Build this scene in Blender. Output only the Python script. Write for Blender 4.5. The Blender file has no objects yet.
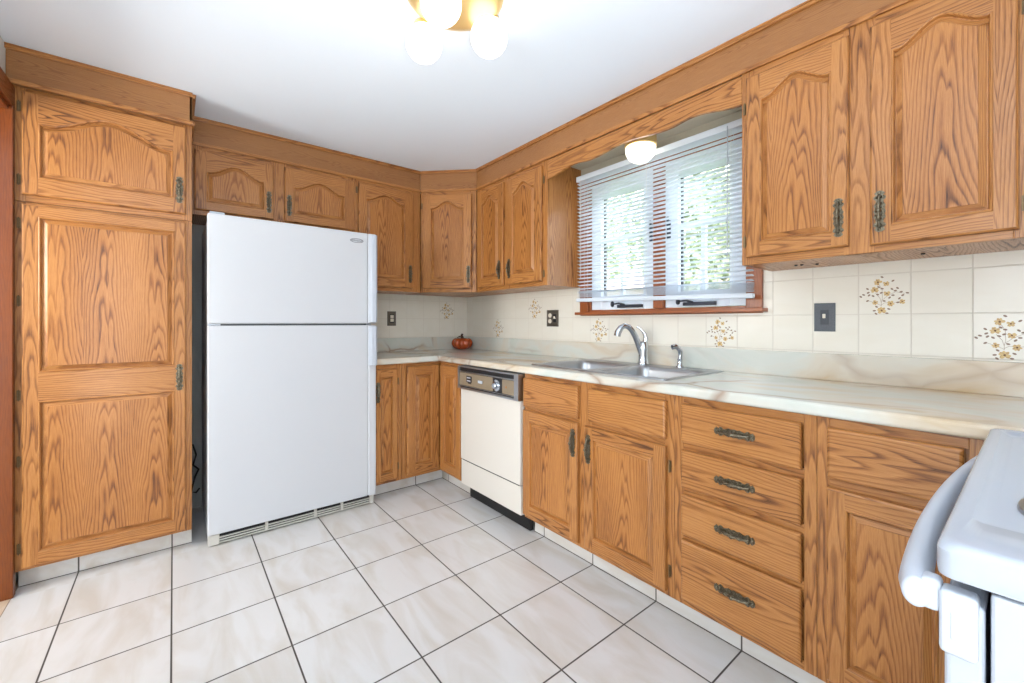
import bpy, bmesh, math, random
from mathutils import Vector, Matrix
random.seed(7)
scene = bpy.context.scene
COL = scene.collection

# ------------------------------------------------------------------ camera
cam_d = bpy.data.cameras.new('camera')
cam = bpy.data.objects.new('camera', cam_d); COL.objects.link(cam)
cam_d.sensor_width = 36; cam_d.lens = 422.26 * 36 / 1024
cam_d.shift_y = -19.08 / 1024
cam_d.clip_start = 0.02; cam_d.clip_end = 200
cam.location = (-2.0915, -3.2692, 1.1489)
cam.rotation_euler = (math.radians(90), 0, math.radians(-38.705))
scene.camera = cam

# ------------------------------------------------------------------ world, exposure
world = bpy.data.worlds.new('sky'); scene.world = world; world.use_nodes = True
bg = world.node_tree.nodes['Background']
bg.inputs[0].default_value = (0.90, 0.95, 1.0, 1); bg.inputs[1].default_value = 5.3
vs = scene.view_settings
vs.view_transform = 'Standard'; vs.look = 'None'; vs.gamma = 1; vs.use_curve_mapping = False
vs.exposure = 0.62

# added soft fill light behind the camera, aimed up to bounce off the ceiling
ld = bpy.data.lights.new('bounce_fill', 'AREA'); ld.shape = 'DISK'; ld.size = 0.5; ld.energy = 20; ld.color = (0.90, 0.95, 1.0)
lo = bpy.data.objects.new('bounce_fill', ld); COL.objects.link(lo); lo.location = (-2.05, -3.60, 0.80); lo.rotation_euler = (math.radians(162), 0, 0); ld.spread = math.radians(115)

# added fill light, unseen beyond the left doorway, brightens the far cabinets and floor
hd = bpy.data.lights.new('hall_fill', 'AREA'); hd.shape = 'DISK'; hd.size = 0.7; hd.energy = 23; hd.color = (1.0, 0.985, 0.96)
ho = bpy.data.objects.new('hall_fill', hd); COL.objects.link(ho); ho.location = (-3.7, -1.15, 1.5); ho.rotation_euler = (0, math.radians(-88), 0)

# ------------------------------------------------------------------ materials
def srgb(r, g, b):
    f = lambda c: (c/255/12.92) if c/255 <= 0.04045 else ((c/255+0.055)/1.055)**2.4
    return (f(r), f(g), f(b), 1)

def newmat(name):
    m = bpy.data.materials.new(name); m.use_nodes = True
    return m, m.node_tree.nodes, m.node_tree.links, m.node_tree.nodes['Principled BSDF']

def plain(name, col, rough=0.5, metal=0.0, spec=0.5, bump=0.0, bscale=200, coat=0.0, var=0.0):
    m, N, L, B = newmat(name)
    B.inputs['Roughness'].default_value = rough; B.inputs['Metallic'].default_value = metal
    B.inputs['Specular IOR Level'].default_value = spec; B.inputs['Coat Weight'].default_value = coat
    tc = N.new('ShaderNodeTexCoord'); nz = N.new('ShaderNodeTexNoise'); nz.inputs['Scale'].default_value = bscale
    L.new(tc.outputs['Object'], nz.inputs['Vector'])
    mx = N.new('ShaderNodeMix'); mx.data_type = 'RGBA'
    mx.inputs['A'].default_value = col
    mx.inputs['B'].default_value = (col[0]*(1-var), col[1]*(1-var), col[2]*(1-var), 1)
    L.new(nz.outputs['Fac'], mx.inputs['Factor']); L.new(mx.outputs['Result'], B.inputs['Base Color'])
    if bump:
        b = N.new('ShaderNodeBump'); b.inputs['Strength'].default_value = bump; b.inputs['Distance'].default_value = 0.001
        L.new(nz.outputs['Fac'], b.inputs['Height']); L.new(b.outputs['Normal'], B.inputs['Normal'])
    return m

def math_node(N, L, op, a, b=None, c=None):
    n = N.new('ShaderNodeMath'); n.operation = op
    for i, v in enumerate((a, b, c)):
        if v is None: continue
        if isinstance(v, (int, float)): n.inputs[i].default_value = v
        else: L.new(v, n.inputs[i])
    return n.outputs[0]

def ramp(N, L, fac, stops):
    r = N.new('ShaderNodeValToRGB'); e = r.color_ramp.elements
    e[0].position, e[0].color = stops[0]; e[1].position, e[1].color = stops[-1]
    for p, c in stops[1:-1]:
        x = e.new(p); x.color = c
    L.new(fac, r.inputs[0]); return r.outputs[0]

def oak(name, light, mid, dark, rough=0.33, fold=0.085, ring=105, slope=0.045, contrast=0.8, wide=0.62):
    """Flat-sawn oak: UV is metres, v runs along the grain; growth rings cut at a shallow angle give cathedrals."""
    m, N, L, B = newmat(name)
    uv = N.new('ShaderNodeUVMap'); uv.uv_map = 'UVMap'
    sp = N.new('ShaderNodeSeparateXYZ'); L.new(uv.outputs[0], sp.inputs[0])
    u0, v0 = sp.outputs[0], sp.outputs[1]
    def noise(su, sv, detail=2, off=0.0, rgh=0.5):
        c = N.new('ShaderNodeCombineXYZ')
        L.new(math_node(N, L, 'MULTIPLY', u0, su), c.inputs[0]); L.new(math_node(N, L, 'MULTIPLY', v0, sv), c.inputs[1])
        c.inputs[2].default_value = off
        n = N.new('ShaderNodeTexNoise'); n.inputs['Scale'].default_value = 1; n.inputs['Detail'].default_value = detail
        n.inputs['Roughness'].default_value = rgh
        L.new(c.outputs[0], n.inputs['Vector']); return math_node(N, L, 'SUBTRACT', n.outputs['Fac'], 0.5)
    wob = noise(6, 0.9, 1, 3.1); wob2 = noise(40, 2.0, 2, 7.7)
    u = math_node(N, L, 'ADD', math_node(N, L, 'PINGPONG', math_node(N, L, 'ADD', u0, math_node(N, L, 'MULTIPLY', noise(1.5, 0.7, 1, 21.0), 0.06)), fold), math_node(N, L, 'MULTIPLY', wob, 0.05))
    u = math_node(N, L, 'ADD', u, math_node(N, L, 'MULTIPLY', wob2, 0.008))
    d = math_node(N, L, 'ADD', math_node(N, L, 'MULTIPLY', v0, slope), math_node(N, L, 'MULTIPLY', noise(9, 2.2, 2, 11), 0.055))
    um = math_node(N, L, 'ABSOLUTE', math_node(N, L, 'SUBTRACT', u, 0.012))
    um = math_node(N, L, 'SQRT', math_node(N, L, 'ADD', math_node(N, L, 'MULTIPLY', um, um), 0.00003))
    uu = math_node(N, L, 'POWER', um, 1.35)
    r = math_node(N, L, 'ADD', math_node(N, L, 'MULTIPLY', uu, 2.2), d)
    ph = math_node(N, L, 'FRACT', math_node(N, L, 'MULTIPLY', r, ring))
    pores = noise(700, 16, 3, 1.0, 0.75)
    pores2 = noise(260, 7, 3, 5.0, 0.6)
    broad = noise(7, 1.2, 2, 9.0)
    # ring profile: dark porous line with a soft trailing side
    line = ramp(N, L, ph, [(0.0, (1,1,1,1)), (0.12, (0.85,0.85,0.85,1)), (0.30*wide*2, (0.18,0.18,0.18,1)), (0.85, (0,0,0,1)), (1.0, (0.9,0.9,0.9,1))])
    lmask = math_node(N, L, 'MULTIPLY', line, math_node(N, L, 'MULTIPLY_ADD', pores2, 1.6, 0.8))
    lmask = math_node(N, L, 'MULTIPLY', lmask, math_node(N, L, 'MULTIPLY_ADD', broad, 1.6, 0.85))
    heart = N.new('ShaderNodeMapRange'); heart.inputs['From Min'].default_value = 0.0; heart.inputs['From Max'].default_value = 0.03; heart.inputs['To Min'].default_value = 1.12; heart.inputs['To Max'].default_value = 0.78
    L.new(um, heart.inputs['Value'])
    lmask = math_node(N, L, 'MULTIPLY', lmask, heart.outputs[0])
    f = math_node(N, L, 'ADD', math_node(N, L, 'MULTIPLY', lmask, contrast), math_node(N, L, 'MULTIPLY', pores, 1.25))
    f = math_node(N, L, 'ADD', f, math_node(N, L, 'MULTIPLY_ADD', broad, 0.5, 0.12))
    cl = N.new('ShaderNodeClamp'); L.new(f, cl.inputs[0])
    colr = ramp(N, L, cl.outputs[0], [(0.0, light), (0.42, mid), (1.0, dark)])
    L.new(colr, B.inputs['Base Color'])
    B.inputs['Roughness'].default_value = rough
    rr = math_node(N, L, 'MULTIPLY_ADD', cl.outputs[0], 0.25, rough); L.new(rr, B.inputs['Roughness'])
    B.inputs['Coat Weight'].default_value = 0.3; B.inputs['Coat Roughness'].default_value = 0.18; B.inputs['Specular IOR Level'].default_value = 0.4
    bp = N.new('ShaderNodeBump'); bp.inputs['Strength'].default_value = 0.25; bp.inputs['Distance'].default_value = 0.0006
    inv = math_node(N, L, 'SUBTRACT', 1.0, f); L.new(inv, bp.inputs['Height']); L.new(bp.outputs['Normal'], B.inputs['Normal'])
    return m

OAK = oak('oak_wood', srgb(190,131,72), srgb(160,102,49), srgb(82,46,20))
OAK_P = oak('oak_panel', srgb(190,129,67), srgb(158,98,45), srgb(78,43,18), ring=100, slope=0.07)
OAK_V = oak('oak_fascia', srgb(168,118,72), srgb(148,99,56), srgb(104,64,33), ring=300, slope=0.02, contrast=0.55)
CASING = oak('stained_casing', srgb(166,92,46), srgb(146,76,34), srgb(92,44,20), ring=160, slope=0.03, contrast=0.5, rough=0.28)
JAMB = oak('reddish_jamb', srgb(128,64,16), srgb(104,47,9), srgb(66,28,5), ring=110, slope=0.03, contrast=0.4, rough=0.3)
BRASS = plain('antique_brass', srgb(150,140,118), 0.28, 0.85, bump=1.0, bscale=330, var=0.9)
HINGE = plain('hinge_brass', srgb(140,116,82), 0.4, 0.7, var=0.5)
WHITE_APP = plain('appliance_white', srgb(213,216,221), 0.28, spec=0.5, bump=0.03, bscale=900)
WHITE_STOVE = plain('range_enamel', srgb(174,181,192), 0.15, spec=0.5)
WHITE_PLASTIC = plain('white_plastic', srgb(188,195,206), 0.35)
ALMOND = plain('dishwasher_white', srgb(220,214,204), 0.35, bump=0.02)
CHROME = plain('chrome', srgb(205,210,218), 0.12, 1.0)
STEEL = plain('stainless_steel', srgb(180,183,187), 0.34, 1.0)
DULL = plain('drip_bowl_steel', srgb(150,150,150), 0.3, 1.0)
BLACK = plain('black_plastic', srgb(20,20,22), 0.4)
DARKGREY = plain('dark_grey', srgb(70,74,80), 0.5)
TAUPE = plain('taupe_panel', srgb(140,124,102), 0.4)
PEWTER = plain('pewter_plate', srgb(104,108,114), 0.4, 0.35, bump=0.3, var=0.4)
PEWTER_W = plain('bronze_plate', srgb(120,112,102), 0.4, 0.6, bump=0.3, var=0.3)
IVORY = plain('ivory_plastic', srgb(226,218,200), 0.4)
CEIL = plain('ceiling_paint', srgb(233,242,252), 0.9, spec=0.1, bump=0.05, bscale=60)
WALLP = plain('wall_paint', srgb(214,216,214), 0.8, spec=0.2)
BEIGE = plain('beige_plaster', srgb(206,200,182), 0.8, spec=0.2)
SASH = plain('white_sash', srgb(236,244,252), 0.4)
SLAT = plain('blind_slat', srgb(242,248,253), 0.35)
_n, _l = SLAT.node_tree.nodes, SLAT.node_tree.links
_t = _n.new('ShaderNodeBsdfTranslucent'); _t.inputs[0].default_value = (0.85,0.92,1.0,1); _m = _n.new('ShaderNodeMixShader'); _m.inputs[0].default_value = 0.35
_l.new(_n['Principled BSDF'].outputs[0], _m.inputs[1]); _l.new(_t.outputs[0], _m.inputs[2]); _l.new(_m.outputs[0], _n['Material Output'].inputs[0])
CORD = plain('blind_cord', srgb(240,240,238), 0.7)
PLATEB = plain('polished_brass', srgb(238,206,142), 0.35, 0.6)
PUMP = plain('pumpkin_glaze', srgb(206,84,24), 0.2, 0.15, coat=0.8, bscale=12, var=0.4)
STEM = plain('pumpkin_stem', srgb(72,52,38), 0.6)
GREYLOGO = plain('grey_badge', srgb(130,134,142), 0.35, 0.6)
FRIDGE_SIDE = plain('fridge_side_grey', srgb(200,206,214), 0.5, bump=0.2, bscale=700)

def glow(name, col, strength):
    m, N, L, B = newmat(name)
    B.inputs['Base Color'].default_value = (0.9,0.9,0.88,1)
    B.inputs['Emission Color'].default_value = col; B.inputs['Emission Strength'].default_value = strength
    return m
GLOBE = glow('lit_globe', (1,0.97,0.92,1), 1.7)
DOME = glow('lit_dome', (1,0.94,0.82,1), 2.0)

def glass_mat():
    m, N, L, B = newmat('window_glass')
    B.inputs['Base Color'].default_value = (1,1,1,1); B.inputs['Roughness'].default_value = 0.0
    B.inputs['Transmission Weight'].default_value = 1; B.inputs['IOR'].default_value = 1.02
    return m
GLASS = glass_mat()

def marble(name, base, vein, vein2, scale=2.0, amount=0.5, rough=0.25, thin=0.03, per_tile=None, coord='Object', stretch=(1,1,1), rotz=0.6):
    m, N, L, B = newmat(name)
    tc = N.new('ShaderNodeTexCoord'); mp = N.new('ShaderNodeMapping'); mp.inputs['Scale'].default_value = stretch
    mp.inputs['Rotation'].default_value = (0.5, 0.3, rotz)
    L.new(tc.outputs[coord], mp.inputs[0]); vec = mp.outputs[0]
    return m, N, L, B, tc, vec

# countertop: cream laminate with soft brown marble veins
def counter_mat():
    m, N, L, B, tc, vec = marble('marble_laminate', None, None, None, stretch=(1.0,0.55,1.0), rotz=0.5)
    n0 = N.new('ShaderNodeTexNoise'); n0.inputs['Scale'].default_value = 1.6; n0.inputs['Detail'].default_value = 4
    L.new(vec, n0.inputs['Vector'])
    add = N.new('ShaderNodeVectorMath'); add.operation = 'MULTIPLY_ADD'
    L.new(n0.outputs['Color'], add.inputs[0]); add.inputs[1].default_value = (0.55,0.55,0.55); L.new(vec, add.inputs[2])
    v = N.new('ShaderNodeTexVoronoi'); v.feature = 'DISTANCE_TO_EDGE'; v.inputs['Scale'].default_value = 2.3
    L.new(add.outputs[0], v.inputs['Vector'])
    vein = ramp(N, L, v.outputs['Distance'], [(0.0, (1,1,1,1)), (0.012, (0.6,0.6,0.6,1)), (0.03, (0.10,0.10,0.10,1)), (0.10, (0,0,0,1))])
    n1 = N.new('ShaderNodeTexNoise'); n1.inputs['Scale'].default_value = 2.2; n1.inputs['Detail'].default_value = 3; L.new(vec, n1.inputs['Vector'])
    msk = ramp(N, L, n1.outputs['Fac'], [(0.42, (0,0,0,1)), (0.62, (1,1,1,1))])
    vf = math_node(N, L, 'MULTIPLY', vein, msk)
    n2 = N.new('ShaderNodeTexNoise'); n2.inputs['Scale'].default_value = 3.2; n2.inputs['Detail'].default_value = 5; n2.inputs['Distortion'].default_value = 1.2
    L.new(add.outputs[0], n2.inputs['Vector'])
    base = ramp(N, L, n2.outputs['Fac'], [(0.30, srgb(200,207,196)), (0.46, srgb(213,214,205)), (0.58, srgb(216,207,190)), (0.74, srgb(202,176,138))])
    mx = N.new('ShaderNodeMix'); mx.data_type = 'RGBA'
    L.new(math_node(N, L, 'MULTIPLY', vf, 0.7), mx.inputs['Factor']); L.new(base, mx.inputs['A']); mx.inputs['B'].default_value = srgb(146,106,74)
    L.new(mx.outputs['Result'], B.inputs['Base Color'])
    B.inputs['Roughness'].default_value = 0.18
    return m
COUNTER = counter_mat()

# ceramic floor tile, joints in world metres; each tile gets its own vein offset
def tile_mat(name, px, py, ox, oy, joint, base_a, base_b, grout, axes=(0,1), rough=0.22, vein=0.5, scale=3.0, last=None):
    m, N, L, B = newmat(name)
    g = N.new('ShaderNodeNewGeometry'); sp = N.new('ShaderNodeSeparateXYZ'); L.new(g.outputs['Position'], sp.inputs[0])
    def cell(o, p, off):
        a = math_node(N, L, 'DIVIDE', math_node(N, L, 'SUBTRACT', o, off), p)
        fl = math_node(N, L, 'FLOOR', a); fr = math_node(N, L, 'SUBTRACT', a, fl)
        d = math_node(N, L, 'MULTIPLY', math_node(N, L, 'MINIMUM', fr, math_node(N, L, 'SUBTRACT', 1.0, fr)), p)
        return fl, d
    fx, dx = cell(sp.outputs[axes[0]], px, ox); fy, dy = cell(sp.outputs[axes[1]], py, oy)
    if last is not None:   # the row along the cabinets is one longer cut tile
        dy = math_node(N, L, 'ADD', dy, math_node(N, L, 'GREATER_THAN', sp.outputs[axes[1]], last))
    d = math_node(N, L, 'MINIMUM', dx, dy)
    c = N.new('ShaderNodeCombineXYZ'); L.new(fx, c.inputs[0]); L.new(fy, c.inputs[1])
    wn = N.new('ShaderNodeTexWhiteNoise'); wn.noise_dimensions = '3D'; L.new(c.outputs[0], wn.inputs['Vector'])
    off = N.new('ShaderNodeVectorMath'); off.operation = 'MULTIPLY_ADD'
    L.new(wn.outputs['Color'], off.inputs[0]); off.inputs[1].default_value = (9,9,9); L.new(g.outputs['Position'], off.inputs[2])
    mp = N.new('ShaderNodeMapping'); mp.inputs['Rotation'].default_value = (0,0,0.7); mp.inputs['Scale'].default_value = (1.0,0.28,1)
    L.new(off.outputs[0], mp.inputs[0])
    n = N.new('ShaderNodeTexNoise'); n.inputs['Scale'].default_value = scale*3; n.inputs['Detail'].default_value = 5; n.inputs['Distortion'].default_value = 0.8
    L.new(mp.outputs[0], n.inputs['Vector'])
    base = ramp(N, L, n.outputs['Fac'], [(0.42, base_a), (0.70, base_b)])
    jt = N.new('ShaderNodeMapRange'); jt.inputs['From Min'].default_value = joint*0.5; jt.inputs['From Max'].default_value = joint*0.5+0.0012
    L.new(d, jt.inputs['Value'])
    mx = N.new('ShaderNodeMix'); mx.data_type = 'RGBA'; mx.inputs['A'].default_value = grout
    L.new(jt.outputs[0], mx.inputs['Factor']); L.new(base, mx.inputs['B']); L.new(mx.outputs['Result'], B.inputs['Base Color'])
    L.new(math_node(N, L, 'MULTIPLY_ADD', jt.outputs[0], rough-0.8, 0.8), B.inputs['Roughness'])
    bp = N.new('ShaderNodeBump'); bp.inputs['Distance'].default_value = 0.0015; bp.inputs['Strength'].default_value = 0.5
    L.new(jt.outputs[0], bp.inputs['Height']); L.new(bp.outputs['Normal'], B.inputs['Normal'])
    return m
FLOOR = tile_mat('floor_tile', 0.3357, 0.3363, -0.7550, -1.6095, 0.0045, srgb(217,216,215), srgb(204,198,190), srgb(78,73,68), rough=0.22, last=-0.75)
HALLF = tile_mat('hall_floor_tile', 0.3, 0.3, -2.619, 0.1, 0.004, srgb(222,206,186), srgb(196,170,142), srgb(140,120,100))
KICK_R = tile_mat('kick_tile_right', 0.3363, 9.0, -1.6095, -4.0, 0.0045, srgb(216,214,210), srgb(204,197,187), srgb(84,79,74), axes=(1,2))
KICK_B = tile_mat('kick_tile_back', 0.3357, 9.0, -0.7550, -4.0, 0.0045, srgb(216,214,210), srgb(204,197,187), srgb(84,79,74), axes=(0,2))
WT_A, WT_B, WT_G = srgb(236,231,218), srgb(233,227,212), srgb(219,212,198)
WALLT_R = tile_mat('wall_tile_right', 0.1515, 0.1515, -2.979, 1.029, 0.0025, WT_A, WT_B, WT_G, axes=(1,2), rough=0.2)
WALLT_B = tile_mat('wall_tile_back', 0.1515, 0.1515, -0.131, 1.029, 0.0025, WT_A, WT_B, WT_G, axes=(0,2), rough=0.2)

# ------------------------------------------------------------------ mesh helpers
class MB:
    def __init__(s): s.v = []; s.f = []; s.uv = []; s.m = []
    def face(s, pts, uvs=None, mat=0):
        i = len(s.v); s.v += [tuple(p) for p in pts]; s.f.append(list(range(i, i+len(pts))))
        s.uv.append(uvs or [(0,0)]*len(pts)); s.m.append(mat)
    def faces_shared(s, verts, faces, mat=0, grain=None):
        i = len(s.v); s.v += [tuple(p) for p in verts]
        du, dv = random.uniform(-1,1), random.uniform(0,30)
        for f in faces:
            s.f.append([i+k for k in f])
            if grain is None: s.uv.append([(0,0)]*len(f))
            else: s.uv.append([(grain(verts[k])[0]+du, grain(verts[k])[1]+dv) for k in f])
            s.m.append(mat)
    def box(s, x0, y0, z0, x1, y1, z1, grain='z', mat=0, skip=''):
        if x0 > x1: x0, x1 = x1, x0
        if y0 > y1: y0, y1 = y1, y0
        if z0 > z1: z0, z1 = z1, z0
        V = [(x0,y0,z0),(x1,y0,z0),(x1,y1,z0),(x0,y1,z0),(x0,y0,z1),(x1,y0,z1),(x1,y1,z1),(x0,y1,z1)]
        F = {'-z':(3,2,1,0),'+z':(4,5,6,7),'-y':(0,1,5,4),'+x':(1,2,6,5),'+y':(2,3,7,6),'-x':(3,0,4,7)}
        c = ((x0+x1)/2,(y0+y1)/2,(z0+z1)/2)
        du, dv = random.uniform(-0.05,0.05), random.uniform(0,30)
        i = len(s.v); s.v += V
        gi = 'xyz'.index(grain)
        for k, f in F.items():
            ni = 'xyz'.index(k[1])
            if ni == gi: ui, vi = [a for a in range(3) if a != ni]
            else: vi = gi; ui = [a for a in range(3) if a not in (ni, gi)][0]
            s.f.append([i+a for a in f]); s.m.append(mat)
            s.uv.append([(V[a][ui]-c[ui]+du, V[a][vi]-c[vi]+dv) for a in f])
    def lathe(s, prof, seg=32, c=(0,0,0), axis='z', mat=0, ribs=None):
        vs_, fs = [], []
        for (r, z) in prof:
            for k in range(seg):
                a = 2*math.pi*k/seg; rr = r*(ribs(a, z) if ribs else 1)
                p = (rr*math.cos(a), rr*math.sin(a), z)
                if axis == 'y': p = (p[0], p[2], p[1])
                if axis == 'x': p = (p[2], p[0], p[1])
                vs_.append((p[0]+c[0], p[1]+c[1], p[2]+c[2]))
        n = len(prof)
        for j in range(n-1):
            for k in range(seg):
                fs.append((j*seg+k, j*seg+(k+1)%seg, (j+1)*seg+(k+1)%seg, (j+1)*seg+k))
        if prof[0][0] > 1e-6: fs.append(tuple(range(seg))[::-1])
        if prof[-1][0] > 1e-6: fs.append(tuple((n-1)*seg+k for k in range(seg)))
        s.faces_shared(vs_, fs, mat)
    def tube(s, pts, rad, seg=12, mat=0, flat=1.0, cap=True):
        """swept tube through points; rad a number or list; flat squashes the section vertically"""
        P = [Vector(p) for p in pts]; n = len(P)
        R = rad if isinstance(rad, (list, tuple)) else [rad]*n
        vs_, fs = [], []; up0 = Vector((0,0,1))
        prev = None
        for i in range(n):
            t = (P[min(i+1,n-1)]-P[max(i-1,0)]).normalized()
            if prev is None:
                a = up0 if abs(t.z) < 0.95 else Vector((1,0,0))
                side = t.cross(a).normalized()
            else:
                side = (prev - t*prev.dot(t)).normalized()
            prev = side; up = side.cross(t).normalized()
            for k in range(seg):
                an = 2*math.pi*k/seg
                vs_.append(tuple(P[i] + side*(R[i]*math.cos(an)) + up*(R[i]*flat*math.sin(an))))
        for i in range(n-1):
            for k in range(seg):
                fs.append((i*seg+k, i*seg+(k+1)%seg, (i+1)*seg+(k+1)%seg, (i+1)*seg+k))
        if cap:
            fs.append(tuple(range(seg))[::-1]); fs.append(tuple((n-1)*seg+k for k in range(seg)))
        s.faces_shared(vs_, fs, mat)
    def prism(s, poly, axis, a0, a1, mat=0, grain=None):
        """poly of 2-D points extruded along axis ('x','y','z')"""
        def P(p, a):
            if axis == 'x': return (a, p[0], p[1])
            if axis == 'y': return (p[0], a, p[1])
            return (p[0], p[1], a)
        n = len(poly); V = [P(p,a0) for p in poly] + [P(p,a1) for p in poly]
        F = [tuple(range(n))[::-1], tuple(range(n, 2*n))] + [(i,(i+1)%n,n+(i+1)%n,n+i) for i in range(n)]
        s.faces_shared(V, F, mat, grain)
    def build(s, name, mats, parent=None, smooth=False, bevel=0, bseg=2, fix=True, merge=False):
        me = bpy.data.meshes.new(name); me.from_pydata(s.v, [], s.f)
        if not isinstance(mats, (list, tuple)): mats = [mats]
        for m in mats: me.materials.append(m)
        ul = me.uv_layers.new(name='UVMap')
        for p, uvs, mi in zip(me.polygons, s.uv, s.m):
            p.material_index = mi; p.use_smooth = smooth
            for li, w in zip(p.loop_indices, uvs): ul.data[li].uv = w
        bm = bmesh.new(); bm.from_mesh(me)
        if merge: bmesh.ops.remove_doubles(bm, verts=bm.verts, dist=1e-5)
        if fix: bmesh.ops.recalc_face_normals(bm, faces=bm.faces)
        bm.to_mesh(me); bm.free()
        o = bpy.data.objects.new(name, me); COL.objects.link(o)
        if parent: o.parent = parent
        if bevel:
            b = o.modifiers.new('bevel', 'BEVEL'); b.width = bevel; b.segments = bseg; b.limit_method = 'ANGLE'; b.angle_limit = math.radians(40)
            b.harden_normals = False
        if smooth:
            try: me.shade_auto_smooth if False else None
            except Exception: pass
        return o

def autosmooth(o, ang=35):
    """mark edges sharper than ang as sharp so smooth shading keeps creases"""
    bm = bmesh.new(); bm.from_mesh(o.data)
    for e in bm.edges:
        e.smooth = not (len(e.link_faces) == 2 and e.calc_face_angle(0) > math.radians(ang))
    for f in bm.faces: f.smooth = True
    bm.to_mesh(o.data); bm.free()
    return o

def tag(o, label=None, cat=None, group=None, kind=None):
    if label: o['label'] = label
    if cat: o['category'] = cat
    if group: o['group'] = group
    if kind: o['kind'] = kind
    return o
def empty(name, loc, rz=0, label=None, cat=None, group=None, kind=None):
    o = bpy.data.objects.new(name, None); COL.objects.link(o)
    o.empty_display_size = 0.05; o.location = loc; o.rotation_euler = (0,0,rz)
    return tag(o, label, cat, group, kind)
def struct(o, label=None):
    o['kind'] = 'structure'
    if label: o['label'] = label
    return o

H = 2.302          # ceiling
ST = 2.148         # top of the wall cabinets / underside of the soffit
UB = 1.378         # underside of the wall cabinets

# ------------------------------------------------------------------ room shell
b = MB(); b.box(-2.618,-9.0,-0.06, 0.0,0.0,0.0); struct(b.build('floor', FLOOR), 'cream marble-look ceramic tile floor with dark grout')  # unseen rear stretch added to bounce sky light up to the ceiling
b = MB(); b.box(-4.3,-6.0,-0.061, -2.6181,0.6,0.0); struct(b.build('floor', HALLF), 'tan tile floor beyond the doorway')
b = MB(); b.box(-4.3,-4.6,H, 0.12,0.6,H+0.1); struct(b.build('ceiling', CEIL), 'smooth white ceiling')
# back wall: paint above and behind the fridge, tile strip above the counter
b = MB()
b.box(-2.635,0,0, 0.12,0.12,0.95); b.box(-2.635,0,0.95,-1.3,0.12,H); b.box(-1.3,0,1.45,0.12,0.12,H)
b.box(-1.3,0,0.95,0.0,0.12,1.45, mat=1); b.box(0,0,0.95,0.12,0.12,1.45)
struct(b.build('wall_back', [WALLP, WALLT_B]), 'back wall, cream tiled above the counter')
# right wall with the window opening
WY0, WY1, WZ0, WZ1 = -1.455, -2.425, 1.215, 2.03       # opening
b = MB()
def rw(y0, y1, z0, z1, mat): b.box(0,y0,z0, 0.12,y1,z1, mat=mat)
rw(0,-6.0,0,0.95,0)
rw(0,-6.0,0.95,WZ0,1)
rw(0,WY0,WZ0,1.45,1); rw(WY1,-6.0,WZ0,1.45,1)
rw(0,WY0,1.45,WZ1,2); rw(WY1,-6.0,1.45,WZ1,2); rw(0,-6.0,WZ1,H,2)
struct(b.build('wall_right', [WALLP, WALLT_R, BEIGE]), 'right wall, cream tile under and beside the window')
# left wall with a cased doorway next to the pantry
b = MB()
b.box(-2.76,-0.56,0,-2.635,0.12,H); b.box(-2.76,-1.50,2.05,-2.635,-0.56,H); b.box(-2.76,-2.3,0,-2.635,-1.50,H)
struct(b.build('wall_left', WALLP), 'pale wall strip above the doorway at the left edge')
b = MB()
b.box(-2.775,-0.600,0,-2.613,-0.580,2.05,'z'); b.box(-2.775,-1.50,2.032,-2.625,-0.60,2.05,'y'); b.box(-2.775,-1.50,0,-2.625,-1.482,2.032,'z')
b.box(-2.635,-0.580,0,-2.613,-0.562,2.138,'z'); b.box(-2.634,-1.58,2.05,-2.613,-0.580,2.138,'y'); b.box(-2.634,-1.58,0,-2.613,-1.50,2.05,'z')
struct(b.build('trim_1', JAMB, bevel=0.003), 'reddish brown wooden doorway casing at the left edge')
b = MB(); b.box(-4.3,0.48,0,-2.76,0.6,H); b.box(-4.4,-2.9,0,-4.3,0.6,H); b.box(-4.4,-4.7,0,-4.3,-4.3,H); b.box(-4.4,-4.3,2.1,-4.3,-2.9,H); b.box(-4.3,-4.7,0,-3.3,-4.6,H); b.box(-2.55,-4.7,0,-1.62,-4.6,H); b.box(-3.3,-4.7,2.0,-2.55,-4.6,H)  # unseen walls; their openings are placed and sized to admit fill daylight
struct(b.build('wall_hall', WALLP), 'pale unseen hall and rear walls, openings shaped to let fill daylight in')
# partial wall behind the range
b = MB(); b.box(-1.62,-4.02,0,0.0,-3.90,H); struct(b.build('wall_front', WALLP), 'pale wall behind the range')

# soffit box (plaster core) and its oak fascia boards
b = MB()
b.box(-2.634,-0.585,ST+0.002,-2.03,-0.001,H-0.001)
b.box(-2.03,-0.295,ST+0.002,-0.615,-0.001,H-0.001)
b.prism([(-0.615,-0.001),(-0.615,-0.295),(-0.295,-0.615),(-0.001,-0.615),(-0.001,-0.001)],'z',ST+0.002,H-0.001)
b.box(-0.295,-3.899,ST+0.002,-0.001,-0.615,H-0.001)
struct(b.build('ceiling', BEIGE), 'boxed plaster soffit above the cabinets')
def fascia(n, p0, p1, label):
    """oak board from p0 to p1 (outer face) with a thin strip moulding top and bottom"""
    p0, p1 = Vector(p0), Vector(p1); d = p1-p0; Lh = d.length; rz = math.atan2(d.y, d.x)
    e = MB()
    e.box(0,0.0,ST,Lh,0.012,H-0.0005,'x')
    if n == 2: e.box(0,0.012,ST,Lh-0.013,0.030,ST+0.0019,'x')
    e.box(-0.001,-0.010,ST-0.004, Lh+0.001,0.0,ST+0.014,'x', mat=1)
    e.box(-0.001,-0.012,H-0.020, Lh+0.001,0.0,H-0.006,'x', mat=1)
    e.box(-0.001,-0.016,H-0.006, Lh+0.001,0.0,H-0.0005,'x', mat=1)
    o = e.build('trim_%d' % n, [OAK_V, OAK], bevel=0.002); o.location = (p0.x,p0.y,0); o.rotation_euler = (0,0,rz)
    struct(o, label)
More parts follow.
